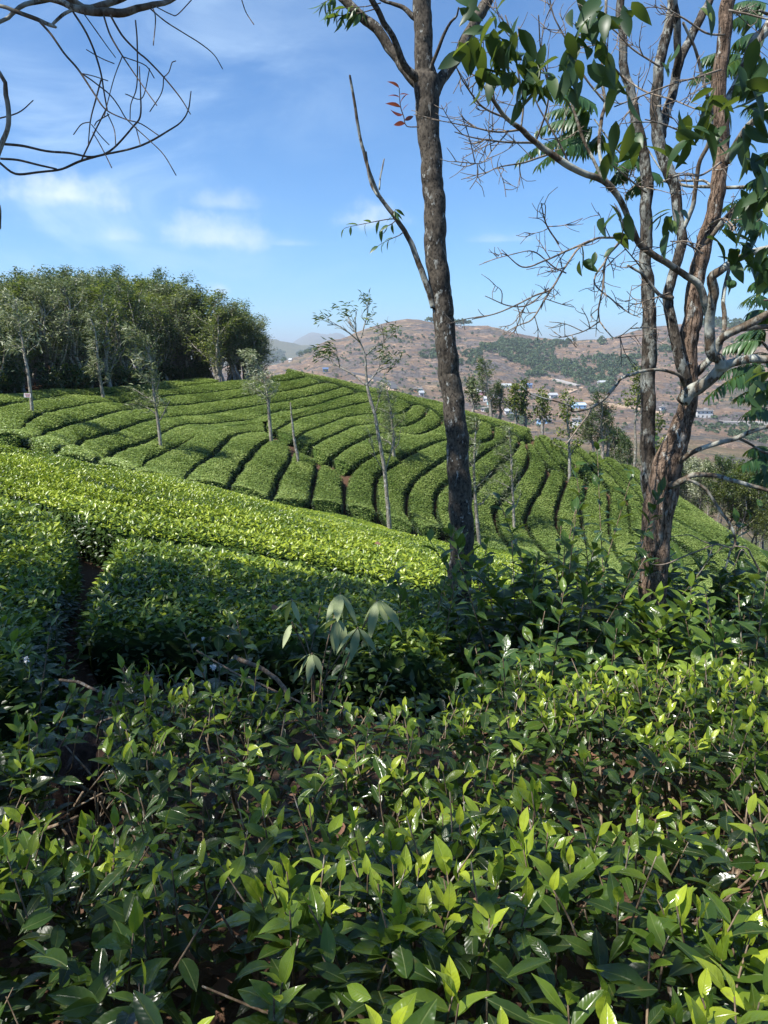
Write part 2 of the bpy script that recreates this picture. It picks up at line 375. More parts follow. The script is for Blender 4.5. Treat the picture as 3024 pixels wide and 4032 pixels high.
M['bark_twiglight'] = bark_mat('twig bark in sunlit tone', (.13, .10, .075), (.31, .255, .20), (.40, .39, .34), .6, 2.0, .5, .3)  # lighter copy of the twig bark, sunlight put into the colour
M['bark_twig'] = bark_mat('twig bark', (.055, .04, .032), (.15, .115, .085), (.30, .29, .25), .6, 2.0, .5, .3)  # darker copy, toned for twigs seen against the light
M['bark_pale'] = bark_mat('pale bark', (.10, .088, .07), (.36, .33, .275), (.55, .56, .52), .9, .9, .4)
M['bark_grey'] = bark_mat('grey branch bark', (.17, .15, .125), (.40, .365, .31), (.42, .41, .36), .7, .6, .5)
M['stem'] = bark_mat('woody stems', (.085, .058, .038), (.27, .20, .135), (.35, .33, .28), .6, 2.5, .4, .3)

def soil_mat():
    m, t, b, out = mat('red garden soil with leaf litter'); v = t.node('ShaderNodeTexCoord').outputs['Object']
    n = t.noise(v, 1.3, 6, .65); n2 = t.noise(v, 26, 5, .7); vo = t.node('ShaderNodeTexVoronoi'); t.l.new(v, vo.inputs['Vector']); vo.inputs['Scale'].default_value = 22
    c = t.mix(n2, (.045, .026, .017), (.15, .085, .055)); c = t.mix(t.rng(n, .4, .65), c, (.09, .055, .035))
    c = t.mix(t.rng(vo.outputs['Distance'], .1, .35, .7, 0), c, (.11, .07, .042))
    t.l.new(c, b.inputs['Base Color']); b.inputs['Roughness'].default_value = .95; b.inputs['Specular IOR Level'].default_value = .1
    bp = t.node('ShaderNodeBump'); bp.inputs['Strength'].default_value = .8; bp.inputs['Distance'].default_value = .03
    t.l.new(n2, bp.inputs['Height']); t.l.new(bp.outputs[0], b.inputs['Normal']); return m
M['soil'] = soil_mat()
def plain(name, col, rough=.6, metal=0):
    m, t, b, out = mat(name); v = t.node('ShaderNodeTexCoord').outputs['Object']
    n = t.noise(v, 3, 5, .6); t.l.new(t.mix(t.rng(n, .35, .75, 0, .35), col, tuple(x*.6 for x in col)), b.inputs['Base Color'])
    b.inputs['Roughness'].default_value = rough; return m

# ------------------------------------------------------------------ ground of the tea garden
def grid(xs, ys, zf):
    X, Y = np.meshgrid(xs, ys); Z = zf(X, Y); nx, ny = len(xs), len(ys)
    V = np.stack([X, Y, Z], -1).reshape(-1, 3); i = np.arange(ny-1)[:, None]*nx; j = np.arange(nx-1)[None]
    return V, np.stack([i+j, i+j+1, i+j+1+nx, i+j+nx], -1).reshape(-1, 4)
def GROUND(x, y): return LAND(x, y)-TEA_H
def gz(X, Y): return GROUND(X, Y)+.05*fbm(X*.8, Y*.8, 4, 3)+.03*fbm(X*4, Y*4, 3, 5)
xs = np.unique(np.concatenate([np.arange(-75, -24, 2.5), np.arange(-24, 24, .4), np.arange(24, 76, 2.5)]))
ys = np.unique(np.concatenate([np.arange(-26, -4, 2), np.arange(-4, 55, .4), np.arange(55, 112, 3)]))
V, Fq = grid(xs, ys, gz)
tag(MB().add(V, Fq).build('ground', M['soil']), kind='structure')

# ------------------------------------------------------------------ clipped tea rows
def resample(P, n):
    P = np.asarray(P, float); s = np.concatenate([[0], np.cumsum(np.linalg.norm(np.diff(P, axis=0), axis=1))]); q = np.linspace(0, s[-1], n)
    return np.stack([np.interp(q, s, P[:, i]) for i in range(P.shape[1])], 1)
PROF = np.array([(0.03, -.05), (0.0, .25), (0.008, .62), (.04, .86), (.13, .975), (.33, 1.03), (.5, 1.05), (.67, 1.03), (.87, .975), (.96, .86), (.992, .62), (1.0, .25), (.97, -.05)])
TOP = (3, 9)
def tea_row(A, B, label, group, seed, gap=.16, caps=(True, True), bright=0.0, lod=None, dens=1.0, mat_=None, name='tea_hedge'):
    """A = upper edge, B = lower edge (plan x,y polylines) of one clipped row"""
    rg = np.random.default_rng(seed)
    A = np.asarray(A)[:, :2]; B = np.asarray(B)[:, :2]
    ln = max(np.linalg.norm(np.diff(A, axis=0), axis=1).sum(), np.linalg.norm(np.diff(B, axis=0), axis=1).sum())
    n = max(5, int(ln/.3)); A = resample(A, n); B = resample(B, n)
    for _ in range(3):                       # soften the corners of the traced edges
        for q in (A, B): q[1:-1] = (q[:-2]+2*q[1:-1]+q[2:])/4
    wd = np.linalg.norm(B-A, axis=1); dr = (B-A)/np.maximum(wd, 1e-6)[:, None]
    g = np.minimum(gap, wd*.3); A = A+dr*g[:, None]; B = B-dr*g[:, None]; w2 = np.maximum(wd-2*g, 1e-3)
    s = np.concatenate([[0], np.cumsum(np.linalg.norm(np.diff((A+B)/2, axis=0), axis=1))]); L = s[-1]
    e = np.ones(n)
    if caps[0]: e = np.minimum(e, np.sqrt(np.clip(1-(1-np.clip(s/.28, 0, 1))**2, 0, 1)))
    if caps[1]: e = np.minimum(e, np.sqrt(np.clip(1-(1-np.clip((L-s)/.28, 0, 1))**2, 0, 1)))
    e = np.maximum(e, .03)
    hgt = np.minimum(1, .35+w2/.7)*e
    o = .5+(PROF[:, 0]-.5)[None]*(.35+.65*e)[:, None]
    X = A[:, None]*(1-o[..., None])+B[:, None]*o[..., None]
    base = GROUND(X[..., 0], X[..., 1]); h = PROF[:, 1][None]*TEA_H*hgt[:, None]
    h = h*(1+.06*fbm(X[..., 0]*1.1, X[..., 1]*1.1, 3, 11)+.05*fbm(X[..., 0]*4, X[..., 1]*4, 2, 12))
    X = X+.07*np.stack([fbm(X[..., 0]*1.7, X[..., 1]*1.7, 3, 21), fbm(X[..., 0]*1.7, X[..., 1]*1.7, 3, 22)], -1)*min(1, 2*np.median(w2))
    P3 = np.concatenate([X, (base+h)[..., None]], -1)
    k = len(PROF); i = np.arange(n-1)[:, None]*k; j = np.arange(k-1)[None]
    Fq = np.stack([i+j, i+k+j, i+k+j+1, i+j+1], -1).reshape(-1, 4)
    Nn = np.zeros_like(P3); du = np.gradient(P3, axis=0); dv = np.gradient(P3, axis=1); Nn = norm(np.cross(dv, du))*-1
    Nn[..., :] *= np.where(Nn[:, k//2, 2] < 0, -1, 1)[:, None, None]
    mb = MB()
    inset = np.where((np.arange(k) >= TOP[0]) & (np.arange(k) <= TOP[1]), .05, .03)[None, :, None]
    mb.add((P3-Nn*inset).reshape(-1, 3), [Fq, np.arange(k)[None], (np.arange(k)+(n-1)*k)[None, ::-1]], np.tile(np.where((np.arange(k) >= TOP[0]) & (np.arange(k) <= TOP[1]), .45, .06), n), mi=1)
    c = (P3[:-1, :-1]+P3[1:, 1:])/2; u, v, dep = project(c)
    ar = np.linalg.norm(np.cross(P3[1:, :-1]-P3[:-1, :-1], P3[:-1, 1:]-P3[:-1, :-1]), axis=-1)
    d = np.maximum(np.linalg.norm(c-CAM, axis=-1), 2)
    Ll = np.interp(d, [3, 8, 14, 24, 45], [.072, .066, .064, .076, .098])
    rho = 1.5/(.24*Ll**2)*dens
    see = (u > -500) & (u < 3524) & (c[..., 1] > -1)
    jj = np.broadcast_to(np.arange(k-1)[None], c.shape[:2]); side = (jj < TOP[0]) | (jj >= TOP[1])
    cnt = rg.poisson(np.minimum(ar*rho*see*np.where(side, .55, 1.0), 4000)).ravel()
    idx = np.repeat(np.arange(cnt.size), cnt); N_ = len(idx)
    if N_:
        ii, jx = np.divmod(idx, k-1); a = rg.random(N_)[:, None]; b = rg.random(N_)[:, None]
        Pp = (P3[ii, jx]*(1-a)+P3[ii+1, jx]*a)*(1-b)+(P3[ii, jx+1]*(1-a)+P3[ii+1, jx+1]*a)*b
        nn = norm(Nn[ii, jx]*(1-b)+Nn[ii, jx+1]*b); sd = side.ravel()[idx]; dd = d.ravel()[idx]
        far = np.clip((dd-12)/14, 0, 1); Pp = Pp-nn*(rg.random((N_, 1))**1.5*(.10-.06*far)[:, None]-(.025-.013*far)[:, None])
        az = rg.random(N_)*2*pi; elv = np.radians(rg.uniform(5, 62, N_)*(1-.5*far)); elv = np.where(sd, elv-.5, elv)
        Ax = np.stack([np.cos(az)*np.cos(elv), np.sin(az)*np.cos(elv), np.sin(elv)], 1)
        Ax = np.where(sd[:, None], norm(Ax+nn*.7), Ax)
        Nl = nn*np.where(sd, .6, .3)[:, None]+np.array([0, 0, 1.0])+rg.normal(0, 1, (N_, 3))*(.38-.20*far)[:, None]
        Lf = np.interp(dd, [3, 8, 14, 24, 45], [.072, .066, .064, .076, .098])*rg.uniform(.6, 1.25, N_)
        pat = fbm(Pp[:, 0]*.9, Pp[:, 1]*.9, 3, 31)
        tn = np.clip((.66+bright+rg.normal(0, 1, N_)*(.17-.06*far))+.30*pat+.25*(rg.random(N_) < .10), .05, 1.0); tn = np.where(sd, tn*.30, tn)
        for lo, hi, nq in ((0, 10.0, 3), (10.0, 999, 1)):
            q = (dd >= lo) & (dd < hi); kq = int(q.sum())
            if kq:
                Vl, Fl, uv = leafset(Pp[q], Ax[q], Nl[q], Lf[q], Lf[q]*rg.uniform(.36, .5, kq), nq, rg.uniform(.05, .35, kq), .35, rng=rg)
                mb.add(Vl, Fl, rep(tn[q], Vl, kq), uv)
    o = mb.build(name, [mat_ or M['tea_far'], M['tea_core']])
    return tag(o, label, 'tea hedge', group)
# gap lines between the rows, read off the photograph
G = {
'W': [(-60,1556),(0,1549),(145,1527),(265,1527),(386,1520),(530,1515),(627,1506),(740,1490),(800,1483),(845,1488),(866,1500)],
'G1': [(-60,1600),(0,1590),(96,1576),(193,1559),(270,1549),(366,1552),(434,1542),(579,1530),(700,1519),(772,1508),(866,1500)],
'G2': [(-60,1700),(60,1685),(95,1650),(140,1625),(193,1612),(290,1593),(366,1581),(482,1578),(530,1571),(627,1559),(700,1548),(772,1545),(823,1541),(880,1532),(971,1521),(1060,1508),(1100,1499)],
'G2b': [(866,1500),(890,1506),(940,1514),(1060,1508),(1100,1499)],
'U1': [(1060,1482),(1080,1474),(1134,1467)],
'U2': [(1040,1503),(1083,1499),(1134,1496),(1195,1483),(1205,1474)],
'G3a': [(110,1725),(180,1690),(260,1668),(338,1653),(410,1627),(482,1612),(530,1605),(603,1593),(700,1590),(830,1575),(917,1563),(971,1555),(1026,1543),(1109,1539),(1170,1525),(1240,1510),(1279,1503)],
'G4': [(200,1785),(240,1745),(313,1718),(386,1709),(482,1677),(545,1656),(603,1644),(675,1636),(723,1631),(800,1628),(863,1615),(917,1608),(989,1595),(1062,1581),(1152,1568),(1224,1554),(1300,1534),(1355,1517)],
'G5': [(378,1812),(434,1781),(482,1757),(579,1733),(636,1709),(675,1684),(747,1663),(790,1662),(819,1666),(863,1660),(935,1653),(1015,1646),(1040,1631),(1083,1617),(1152,1606),(1206,1599),(1290,1575),(1363,1553),(1410,1540)],
'G6': [(511,1853),(545,1824),(603,1790),(651,1771),(700,1747),(736,1718),(772,1693),(819,1666)],
'G56r': [(819,1666),(863,1660),(935,1653),(1015,1646),(1040,1640)],
'B1': [(707,1885),(736,1852),(790,1812),(837,1783),(874,1747),(903,1715),(939,1700),(989,1695),(1047,1697)],
'B2': [(892,1905),(924,1859),(960,1812),(993,1780),(1018,1751),(1056,1727),(1094,1722)],
'B3': [(1063,1957),(1087,1909),(1096,1875),(1130,1822),(1152,1764)],
'B4': [(1217,1972),(1227,1928),(1236,1870),(1258,1808)],
'B5': [(1354,1991),(1355,1919),(1362,1872)],
'A1': [(1074,1694),(1134,1660),(1170,1642),(1200,1633),(1301,1609),(1359,1596),(1431,1577),(1490,1574),(1545,1568),(1558,1558)],
'A2': [(1152,1727),(1206,1693),(1300,1660),(1345,1638),(1435,1624),(1490,1625),(1560,1630),(1598,1616),(1625,1588)],
'A3': [(1206,1763),(1264,1729),(1308,1710),(1363,1685),(1410,1667),(1470,1662),(1530,1672),(1580,1680),(1627,1663),(1670,1634),(1688,1599)],
'A4': [(1296,1806),(1345,1765),(1424,1725),(1464,1702),(1520,1697),(1560,1702),(1598,1711),(1634,1709),(1681,1692),(1724,1674),(1744,1647)],
'A5': [(1354,1991),(1355,1919),(1362,1872),(1381,1844),(1417,1815),(1453,1794),(1500,1768),(1545,1775),(1583,1801)],
'A5u': [(1381,1844),(1417,1815),(1453,1794),(1500,1768),(1545,1775),(1583,1796),(1627,1773),(1670,1754),(1706,1739),(1753,1725),(1850,1702),(1878,1690),(1877,1648)],
'A6': [(1497,2025),(1482,1991),(1475,1943),(1475,1895),(1487,1856),(1511,1841),(1547,1830),(1583,1801),(1627,1775),(1670,1754),(1706,1739),(1753,1725),(1850,1702),(1878,1690),(1877,1648)],
'A6l': [(1497,2025),(1482,1991),(1475,1943),(1475,1895),(1487,1856),(1511,1841),(1547,1830),(1583,1803)],
'A7': [(1650,2085),(1627,2058),(1607,2020),(1598,1981),(1598,1933),(1617,1899),(1656,1866),(1699,1837),(1757,1798),(1850,1752),(1900,1733),(1946,1716),(1940,1667)],
'A8': [(1755,2085),(1733,2049),(1714,2010),(1709,1962),(1718,1933),(1752,1895),(1858,1817),(1896,1783),(1945,1752),(1995,1730),(2007,1696)],
'A9': [(1920,2160),(1850,2060),(1838,2000),(1848,1950),(1877,1918),(1935,1860),(1964,1827),(2003,1793),(2035,1765),(2045,1712)],
'A10': [(2040,2180),(1954,2063),(1940,2015),(1964,1971),(2003,1933),(2046,1870),(2075,1831),(2084,1783),(2070,1726)],
'A11': [(2180,2200),(2100,2112),(2089,2101),(2070,2068),(2068,2024),(2094,1971),(2128,1918),(2140,1884),(2160,1835),(2130,1798),(2104,1749)],
'A12': [(2400,2330),(2263,2174),(2234,2135),(2190,2070),(2186,2010),(2195,1976),(2219,1918),(2239,1860)],
'A12l': [(2320,2330),(2180,2190),(2089,2101),(2070,2068),(2068,2024),(2094,1971),(2128,1918),(2162,1835)],
'A13': [(2480,2330),(2360,2210),(2306,2121),(2292,2082),(2287,2015),(2297,1947),(2311,1884)],
'A14': [(2560,2330),(2450,2220),(2398,2100),(2390,2000),(2400,1920)],
'A15': [(2640,2330),(2550,2220),(2488,2080),(2480,2010),(2470,1950)],
'R0': [(1109,1442),(1170,1461),(1243,1473),(1345,1494),(1460,1523),(1544,1535),(1634,1559),(1735,1580),(1829,1613),(1921,1637),(2031,1671),(2109,1695)],
'R1': [(1150,1470),(1210,1478),(1280,1496),(1357,1512),(1415,1532),(1490,1548),(1558,1560),(1625,1582),(1690,1594),(1746,1640),(1815,1645),(1877,1645),(1942,1664),(2008,1692),(2070,1722)],
'D0': [(2104,1700),(2128,1735),(2165,1800),(2245,1856)],
'D1': [(2165,1718),(2200,1762),(2250,1820),(2315,1880)],
'D2': [(2235,1743),(2290,1795),(2340,1850),(2400,1915)],
'D3': [(2300,1765),(2350,1815),(2410,1875),(2470,1945)],
'D4': [(2360,1786),(2410,1840),(2475,1905),(2545,1985)],
'D5': [(2430,1812),(2490,1870),(2560,1940),(2640,2020)],
'D6': [(2514,1846),(2580,1900),(2660,1975),(2740,2060)],
'D_': [(2104,1749),(2130,1798),(2162,1833),(2239,1858)],
'A16': [(2740,2400),(2630,2270),(2575,2120),(2550,2040),(2540,1985)],
'Q0': [(2600,1895),(2700,1965),(2850,2065),(3040,2180)],
'Q1': [(2545,1985),(2660,2040),(2850,2160),(3040,2270)],
'Q2': [(2480,2010),(2600,2090),(2800,2220),(3040,2370)],
'Q3': [(2470,2080),(2600,2170),(2800,2310),(3000,2450)],
'Q4': [(2410,2130),(2550,2240),(2750,2400),(2900,2520)],
'N1': [(-80,1738),(0,1755),(120,1778),(210,1802),(380,1832),(510,1870),(704,1900),(890,1924),(1063,1972),(1217,1990),(1354,2010),(1497,2044),(1650,2100),(1760,2120),(1900,2140),(2100,2150),(2300,2300),(2450,2420)],
'N2': [(-80,1765),(0,1772),(96,1797),(246,1859),(443,1927),(700,1980),(1000,2034),(1300,2084),(1500,2128),(1760,2200),(2000,2260),(2250,2390),(2400,2500)],
'N3': [(-80,1850),(0,1866),(150,1905),(337,1962),(521,1997),(800,2056),(1100,2118),(1434,2180),(1700,2236),(1950,2300)],
'N4': [(-80,1905),(50,1918),(140,1978),(280,2004),(335,2070),(600,2096),(900,2132),(1100,2180),(1464,2256),(1700,2306),(1950,2360)],
'H2a': [(340,2088),(600,2112),(900,2148),(1100,2196),(1464,2272),(1700,2322),(1950,2375)],
'H2b': [(190,2445),(400,2435),(600,2430),(900,2450),(1200,2490),(1500,2530),(1800,2560)],
'La': [(-420,1960),(-200,1950),(40,1930),(140,1990),(245,2015),(300,2075)],
'Lb': [(-420,2560),(-250,2640),(-60,2720),(80,2690),(150,2430),(215,2235)],
}
_n = sum(len(v) for v in G.values()); _all = np.array([p for v in G.values() for p in v], float)
_hit = hit(_all[:, 0], _all[:, 1]); C3 = {}; _i = 0
for k_, v_ in G.items(): C3[k_] = _hit[_i:_i+len(v_)]; _i += len(v_)
ROWS = [
 ('W','G1','highest short tea row under the wood edge, ending at the red earth bank'),
 ('G1','G2','long tea row just below the wood edge row, passing the tree with the board'),
 ('G2','G3a','long upper tea row whose left end drops into the thick dark gap'),
 ('G3a','G4','upper tea row that bends down at its left end beside the second dark gap'),
 ('G4','G5','tea row directly above the foot of the leaning feathery tree'),
 ('G5','G6','wedge-shaped short tea row that narrows to a point on the hillside'),
 ('G6+G56r','B1','broad curving tea row that ends left of the bare earth patch'),
 ('B1','B2','tea row sweeping uphill to the small tree by the bare earth'),
 ('B2','B3','tea row running uphill with the thin bare pole at its head'),
 ('B3','B4','short straight tea row below the bare earth patch, first right of the pole'),
 ('B4','B5','short straight tea row below the earth path, second right of the pole'),
 ('G5r','A1','curved tea row starting at the small white-ringed trunk above the earth patch'),
 ('A1','A2','curved hill row whose blunt lower end overhangs the earth patch'),
 ('A2','A3','curved hill row starting at the middle of the diagonal earth path'),
 ('A3','A4','curved hill row starting near the lower end of the diagonal earth path'),
 ('A4','A5u','wide curved row passing behind the crown of the pale thin tree'),
 ('A5','A6l','tea row left of the foot of the pale thin tree, bending uphill into a wedge'),
 ('A6','A7','tea row on which the pale thin tree stands'),
 ('A7','A8','curving tea row first right of the pale thin tree'),
 ('A8','A9','curving tea row that runs behind the dark straight trunk'),
 ('A9','A10','curving tea row first right of the dark straight trunk'),
 ('A10','A11','curving tea row with the faint feathery sapling in front of it'),
 ('A12l','A12','straight tea row leading up to the leafy tree with the white foot'),
 ('A12','A13','straight tea row just right of the leafy tree with the white foot'),
 ('A13','A14','straight tea row half hidden by the dark shrub left of the forked trunk'),
 ('A14','A15','tea row mostly hidden behind the dark shrub and forked trunk'),
 ('R0','R1','outermost tea row following the skyline ridge'),
 ('U1','U2','small tea row at the very top of the hill beside the silvery tree'),
 ('D0','D_','narrow tea strip between the uphill rows and the ridge shoulder rows'),
 ('A15','A16','tea row in the hollow directly behind the forked trunk'),
 ('D0','D1','diagonal row over the ridge shoulder, left of the leafy tree crown'),
 ('D1','D2','diagonal row over the ridge shoulder behind the leafy tree crown'),
 ('D2','D3','diagonal row over the ridge shoulder right of the leafy tree crown'),
 ('D3','D4','diagonal ridge row below the cluster of dark wind-blown trees'),
 ('D4','D5','diagonal ridge row ending left of the forked trunk'),
 ('D5','D6','diagonal ridge row running behind the forked trunk'),
 ('Q0','Q1','uppermost tea row on the slope right of the forked trunk'),
 ('Q1','Q2','second tea row on the slope right of the forked trunk'),
 ('Q2','Q3','third tea row on the slope right of the forked trunk'),
 ('Q3','Q4','lowest tea row seen through twigs right of the forked trunk'),
]
C3['G6+G56r'] = np.vstack([C3['G6'], C3['G56r'][1:]]); C3['G5r'] = np.vstack([hit(1046, 1676), C3['G5'][12:]])
for i_, (a_, b_, l_) in enumerate(ROWS):
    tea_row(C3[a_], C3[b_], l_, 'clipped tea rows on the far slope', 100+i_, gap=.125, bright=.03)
tea_row(C3['U2'], C3['G3a'][9:], 'short tea row under the hilltop row, right of the silvery tree', 'clipped tea rows on the far slope', 160)
tea_row(C3['N1'], C3['N2'], 'tea row along the foot of the near slope, meeting the uphill rows', 'tea rows on the near slope', 170, gap=.05, bright=.05, mat_=M['tea'])
tea_row(C3['N2'], C3['N3'], 'broad sunlit tea row across the middle of the near slope', 'tea rows on the near slope', 171, gap=.10, bright=.10, mat_=M['tea'])
tea_row(C3['N3'], C3['N4'], 'sunlit tea row just behind the shaded hedge', 'tea rows on the near slope', 172, gap=.10, bright=.10, mat_=M['tea'])
# ------------------------------------------------------------------ valley and far hills
YB = np.array([80, 130, 200, 350, 600, 800, 950, 1150, 1350, 1800, 2500, 3200, 4500, 9000, 15000], float)
SKY = np.array([(-4000,1440),(700,1440),(1000,1440),(1100,1436),(1130,1426),(1200,1400),(1270,1352),(1300,1340),(1350,1335),(1400,1312),(1480,1285),(1540,1268),(1600,1258),(1650,1262),(1700,1272),(1760,1272),(1800,1283),(1900,1282),(1960,1300),(2040,1320),(2150,1338),(2220,1344),(2300,1340),(2380,1325),(2450,1303),(2520,1284),(2600,1277),(2700,1277),(2800,1270),(2900,1262),(3024,1250),(3500,1235),(7000,1225)], float)
F3 = np.array([(-4000,1385),(800,1345),(950,1333),(1040,1327),(1100,1337),(1160,1350),(1190,1362),(1300,1372),(1400,1385),(7000,1390)], float)
F9 = np.array([(-4000,1370),(1100,1380),(1150,1362),(1190,1334),(1225,1312),(1260,1308),(1300,1317),(1340,1306),(1380,1325),(1450,1350),(2000,1370),(7000,1370)], float)
UC = np.unique(np.concatenate([np.arange(-3500, -800, 120), np.arange(-800, 3900, 12), np.arange(3900, 6600, 120)])).astype(float)
def vnodes(u):
    s = np.interp(u, SKY[:, 0], SKY[:, 1]); r = np.clip((u-2500)/500, 0, 1); lo = np.interp(u, [900, 1300, 1900], [1560, 1600, 1662])
    z80 = np.interp(u, [0, 1000, 1800, 3024], [1850, 1950, 2050, 2250]); one = np.ones_like(u)
    return np.stack([z80, np.interp(u, [1000, 2500, 3000], [1850, 1980, 2090]), np.interp(u, [1000, 2500, 3000], [1770, 1860, 1950]), np.interp(u, [1000, 2400, 3000], [1680, 1745, 1800]),
        lo+12*r, lo*.52+s*.48, lo*.24+s*.76, s, s+22, np.maximum(s+60, 1425), 1425*one, np.interp(u, F3[:, 0], F3[:, 1]), 1405*one, np.interp(u, F9[:, 0], F9[:, 1]), 1399.5*one], 1)
YG = np.unique(np.concatenate([np.geomspace(80, 1250, 210), np.geomspace(1250, 15000, 70), YB[6:10]]))
_vn = vnodes(UC); _VG = np.stack([np.interp(np.log(YG), np.log(YB), _vn[i]) for i in range(len(UC))], 0)
PG = (UC-CX)/F/math.cos(TH)
_d = ray(np.repeat(UC[:, None], len(YG), 1), _VG); ZG = CAM[2]+_d[..., 2]/_d[..., 1]*YG[None]
XG = PG[:, None]*YG[None]
_YY = np.repeat(YG[None], len(UC), 0)
_amp = np.interp(YG, [80, 200, 600, 900, 1080, 1150, 1350, 3200, 9000], [.3, 1.5, 4, 7, 5, 2.5, 2.5, 14, 30])[None]
_fr = np.interp(YG, [80, 600, 1300, 3200, 9000], [1/25, 1/90, 1/110, 1/400, 1/900])[None]
ZG = ZG+_amp*fbm(XG*np.median(_fr)*1.0, _YY*np.median(_fr), 5, 41)
_rid = np.abs(fbm(XG/34+_YY/90, ZG/9+_YY/60, 4, 43)); ZG = ZG+np.interp(YG, [300, 600, 1000, 1150, 1400], [0, 3.2, 3.5, 1.2, 0])[None]*(.5-_rid*2)
def farz(x, y):
    x, y = np.broadcast_arrays(np.asarray(x, float), np.asarray(y, float)); yy = np.clip(y, YG[0], YG[-1])
    i = np.clip(np.searchsorted(YG, yy)-1, 0, len(YG)-2); p = np.clip(x/np.maximum(y, 1), PG[0], PG[-1]); j = np.clip(np.searchsorted(PG, p)-1, 0, len(PG)-2)
    a = (yy-YG[i])/(YG[i+1]-YG[i]); b = (p-PG[j])/(PG[j+1]-PG[j])
    z = (ZG[j, i]*(1-b)+ZG[j+1, i]*b)*(1-a)+(ZG[j, i+1]*(1-b)+ZG[j+1, i+1]*b)*a
    return np.where(y < YG[0], -60, z)
def fhit(u, v): return hit(u, v, farz, 85, 14000, 900)
def hill_mat():
    m, t, b, out = mat('dry rocky hillside'); v = t.node('ShaderNodeTexCoord').outputs['Object']
    big = t.noise(v, .006, 5, .6); mid = t.noise(v, .028, 7, .7); fine = t.noise(v, .20, 6, .75); gr = t.noise(v, .011, 6, .62)
    st = t.noise(t.mapv(v, (.030, .018, .16), (0, .35, .2)), 1.0, 8, .72, .8); st2 = t.noise(t.mapv(v, (.05, .03, .24), (0, .42, .2), (9, 3, 5)), 1.0, 8, .75, .8)
    c = t.mix(t.rng(mid, .36, .64), (.205, .135, .095), (.365, .255, .175))
    c = t.mix(t.rng(fine, .40, .64, 0, .75), c, (.125, .088, .060))
    c = t.mix(t.m('MULTIPLY', t.rng(st2, .55, .61), .9), c, (.50, .345, .235))
    rock = t.m('MULTIPLY', t.rng(st, .535, .47, 0, 1), t.rng(t.m('ADD', t.m('MULTIPLY', big, .5), t.m('MULTIPLY', mid, .5)), .42, .50, .15, 1))
    for (u_, v_, r_) in ((1385,1395,75), (1440,1425,60), (1640,1345,55), (1565,1410,50), (1985,1455,45), (1330,1440,45), (1700,1390,45), (2050,1480,40)):
        q_ = fhit(u_, v_)[0]; dn = t.node('ShaderNodeVectorMath', operation='DISTANCE'); t.l.new(v, dn.inputs[0]); dn.inputs[1].default_value = q_
        rock = t.m('MAXIMUM', rock, t.m('MULTIPLY', t.rng(dn.outputs['Value'], r_, r_*.45, 0, 1, True), t.rng(t.m('ADD', st, t.m('MULTIPLY', mid, .4)), .76, .66, 0, 1)))
    rc = t.mix(t.rng(fine, .38, .62), (.030, .031, .036), (.19, .172, .165)); c = t.mix(t.m('MULTIPLY', rock, .92), c, rc)
    c = t.mix(t.rng(gr, .54, .66, 0, .55), c, (.115, .115, .052))
    sep = t.node('ShaderNodeSeparateXYZ'); t.l.new(v, sep.inputs[0])
    near = t.rng(sep.outputs[1], 480, 250, 0, 1); gn = t.noise(v, .035, 5, .6)
    c = t.mix(t.m('MULTIPLY', near, t.rng(gn, .42, .58, .15, .8)), c, (.105, .125, .045))
    farm = t.rng(sep.outputs[1], 1500, 2600, 0, .75); c = t.mix(farm, c, (.10, .12, .07))
    t.l.new(c, b.inputs['Base Color']); b.inputs['Roughness'].default_value = .95; b.inputs['Specular IOR Level'].default_value = .1
    bp = t.node('ShaderNodeBump'); bp.inputs['Strength'].default_value = .9; bp.inputs['Distance'].default_value = 5.0
    t.l.new(t.m('ADD', fine, t.m('MULTIPLY', st, 1.2)), bp.inputs['Height']); t.l.new(bp.outputs[0], b.inputs['Normal'])
    return m
M['hill'] = hill_mat()
_V = np.stack([XG, _YY, ZG], -1).reshape(-1, 3); _ny = len(YG); _i = np.arange(len(UC)-1)[:, None]*_ny; _j = np.arange(_ny-1)[None]
tag(MB().add(_V, np.stack([_i+_j, _i+_ny+_j, _i+_ny+_j+1, _i+_j+1], -1).reshape(-1, 4)).build('hills', M['hill']), kind='structure')

# roads on the far slope
M['asphalt'] = plain('grey asphalt', (.075, .075, .08), .9); M['track'] = plain('pale earth track', (.40, .29, .20), .95); M['concrete'] = plain('grey concrete', (.34, .32, .30), .85)
def road(px, w, m, lift=.5, name='road'):
    P = resample(fhit([p[0] for p in px], [p[1] for p in px]), 40); n = len(P)
    T = norm(np.gradient(P, axis=0)*[1, 1, 0]); Nn = np.stack([-T[:, 1], T[:, 0], 0*T[:, 0]], 1)
    R = []
    for s in (-1.15, -1, 1, 1.15):
        q = P+Nn*w/2*s; q[:, 2] = P[:, 2]+(lift if abs(s) == 1 else -3.0); R.append(q)
    V = np.stack(R, 1).reshape(-1, 3); i = np.arange(n-1)[:, None]*4
    tag(MB().add(V, (i[..., None]+np.array([[0, 1, 5, 4], [1, 2, 6, 5], [2, 3, 7, 6]])[None]).reshape(-1, 4)).build(name, m, smooth=False), kind='structure')
road([(1380,1470),(1416,1475),(1450,1481),(1482,1490),(1515,1501),(1540,1513),(1556,1535)], 8, M['asphalt'], 1.2)
road([(1405,1478),(1450,1487),(1490,1500),(1520,1512),(1532,1524),(1540,1540)], 6, M['track'], .5, 'path')
road([(2184,1497),(2215,1505),(2250,1514),(2278,1522)], 7, M['concrete'], 1.5)
road([(2306,1580),(2370,1588),(2442,1598),(2520,1612),(2604,1627)], 7, M['track'], .7, 'path')
road([(2060,1542),(2140,1550),(2190,1560),(2235,1568)], 5, M['track'], .6, 'path')
road([(2235,1548),(2265,1536),(2290,1526)], 5, M['track'], .6, 'path')
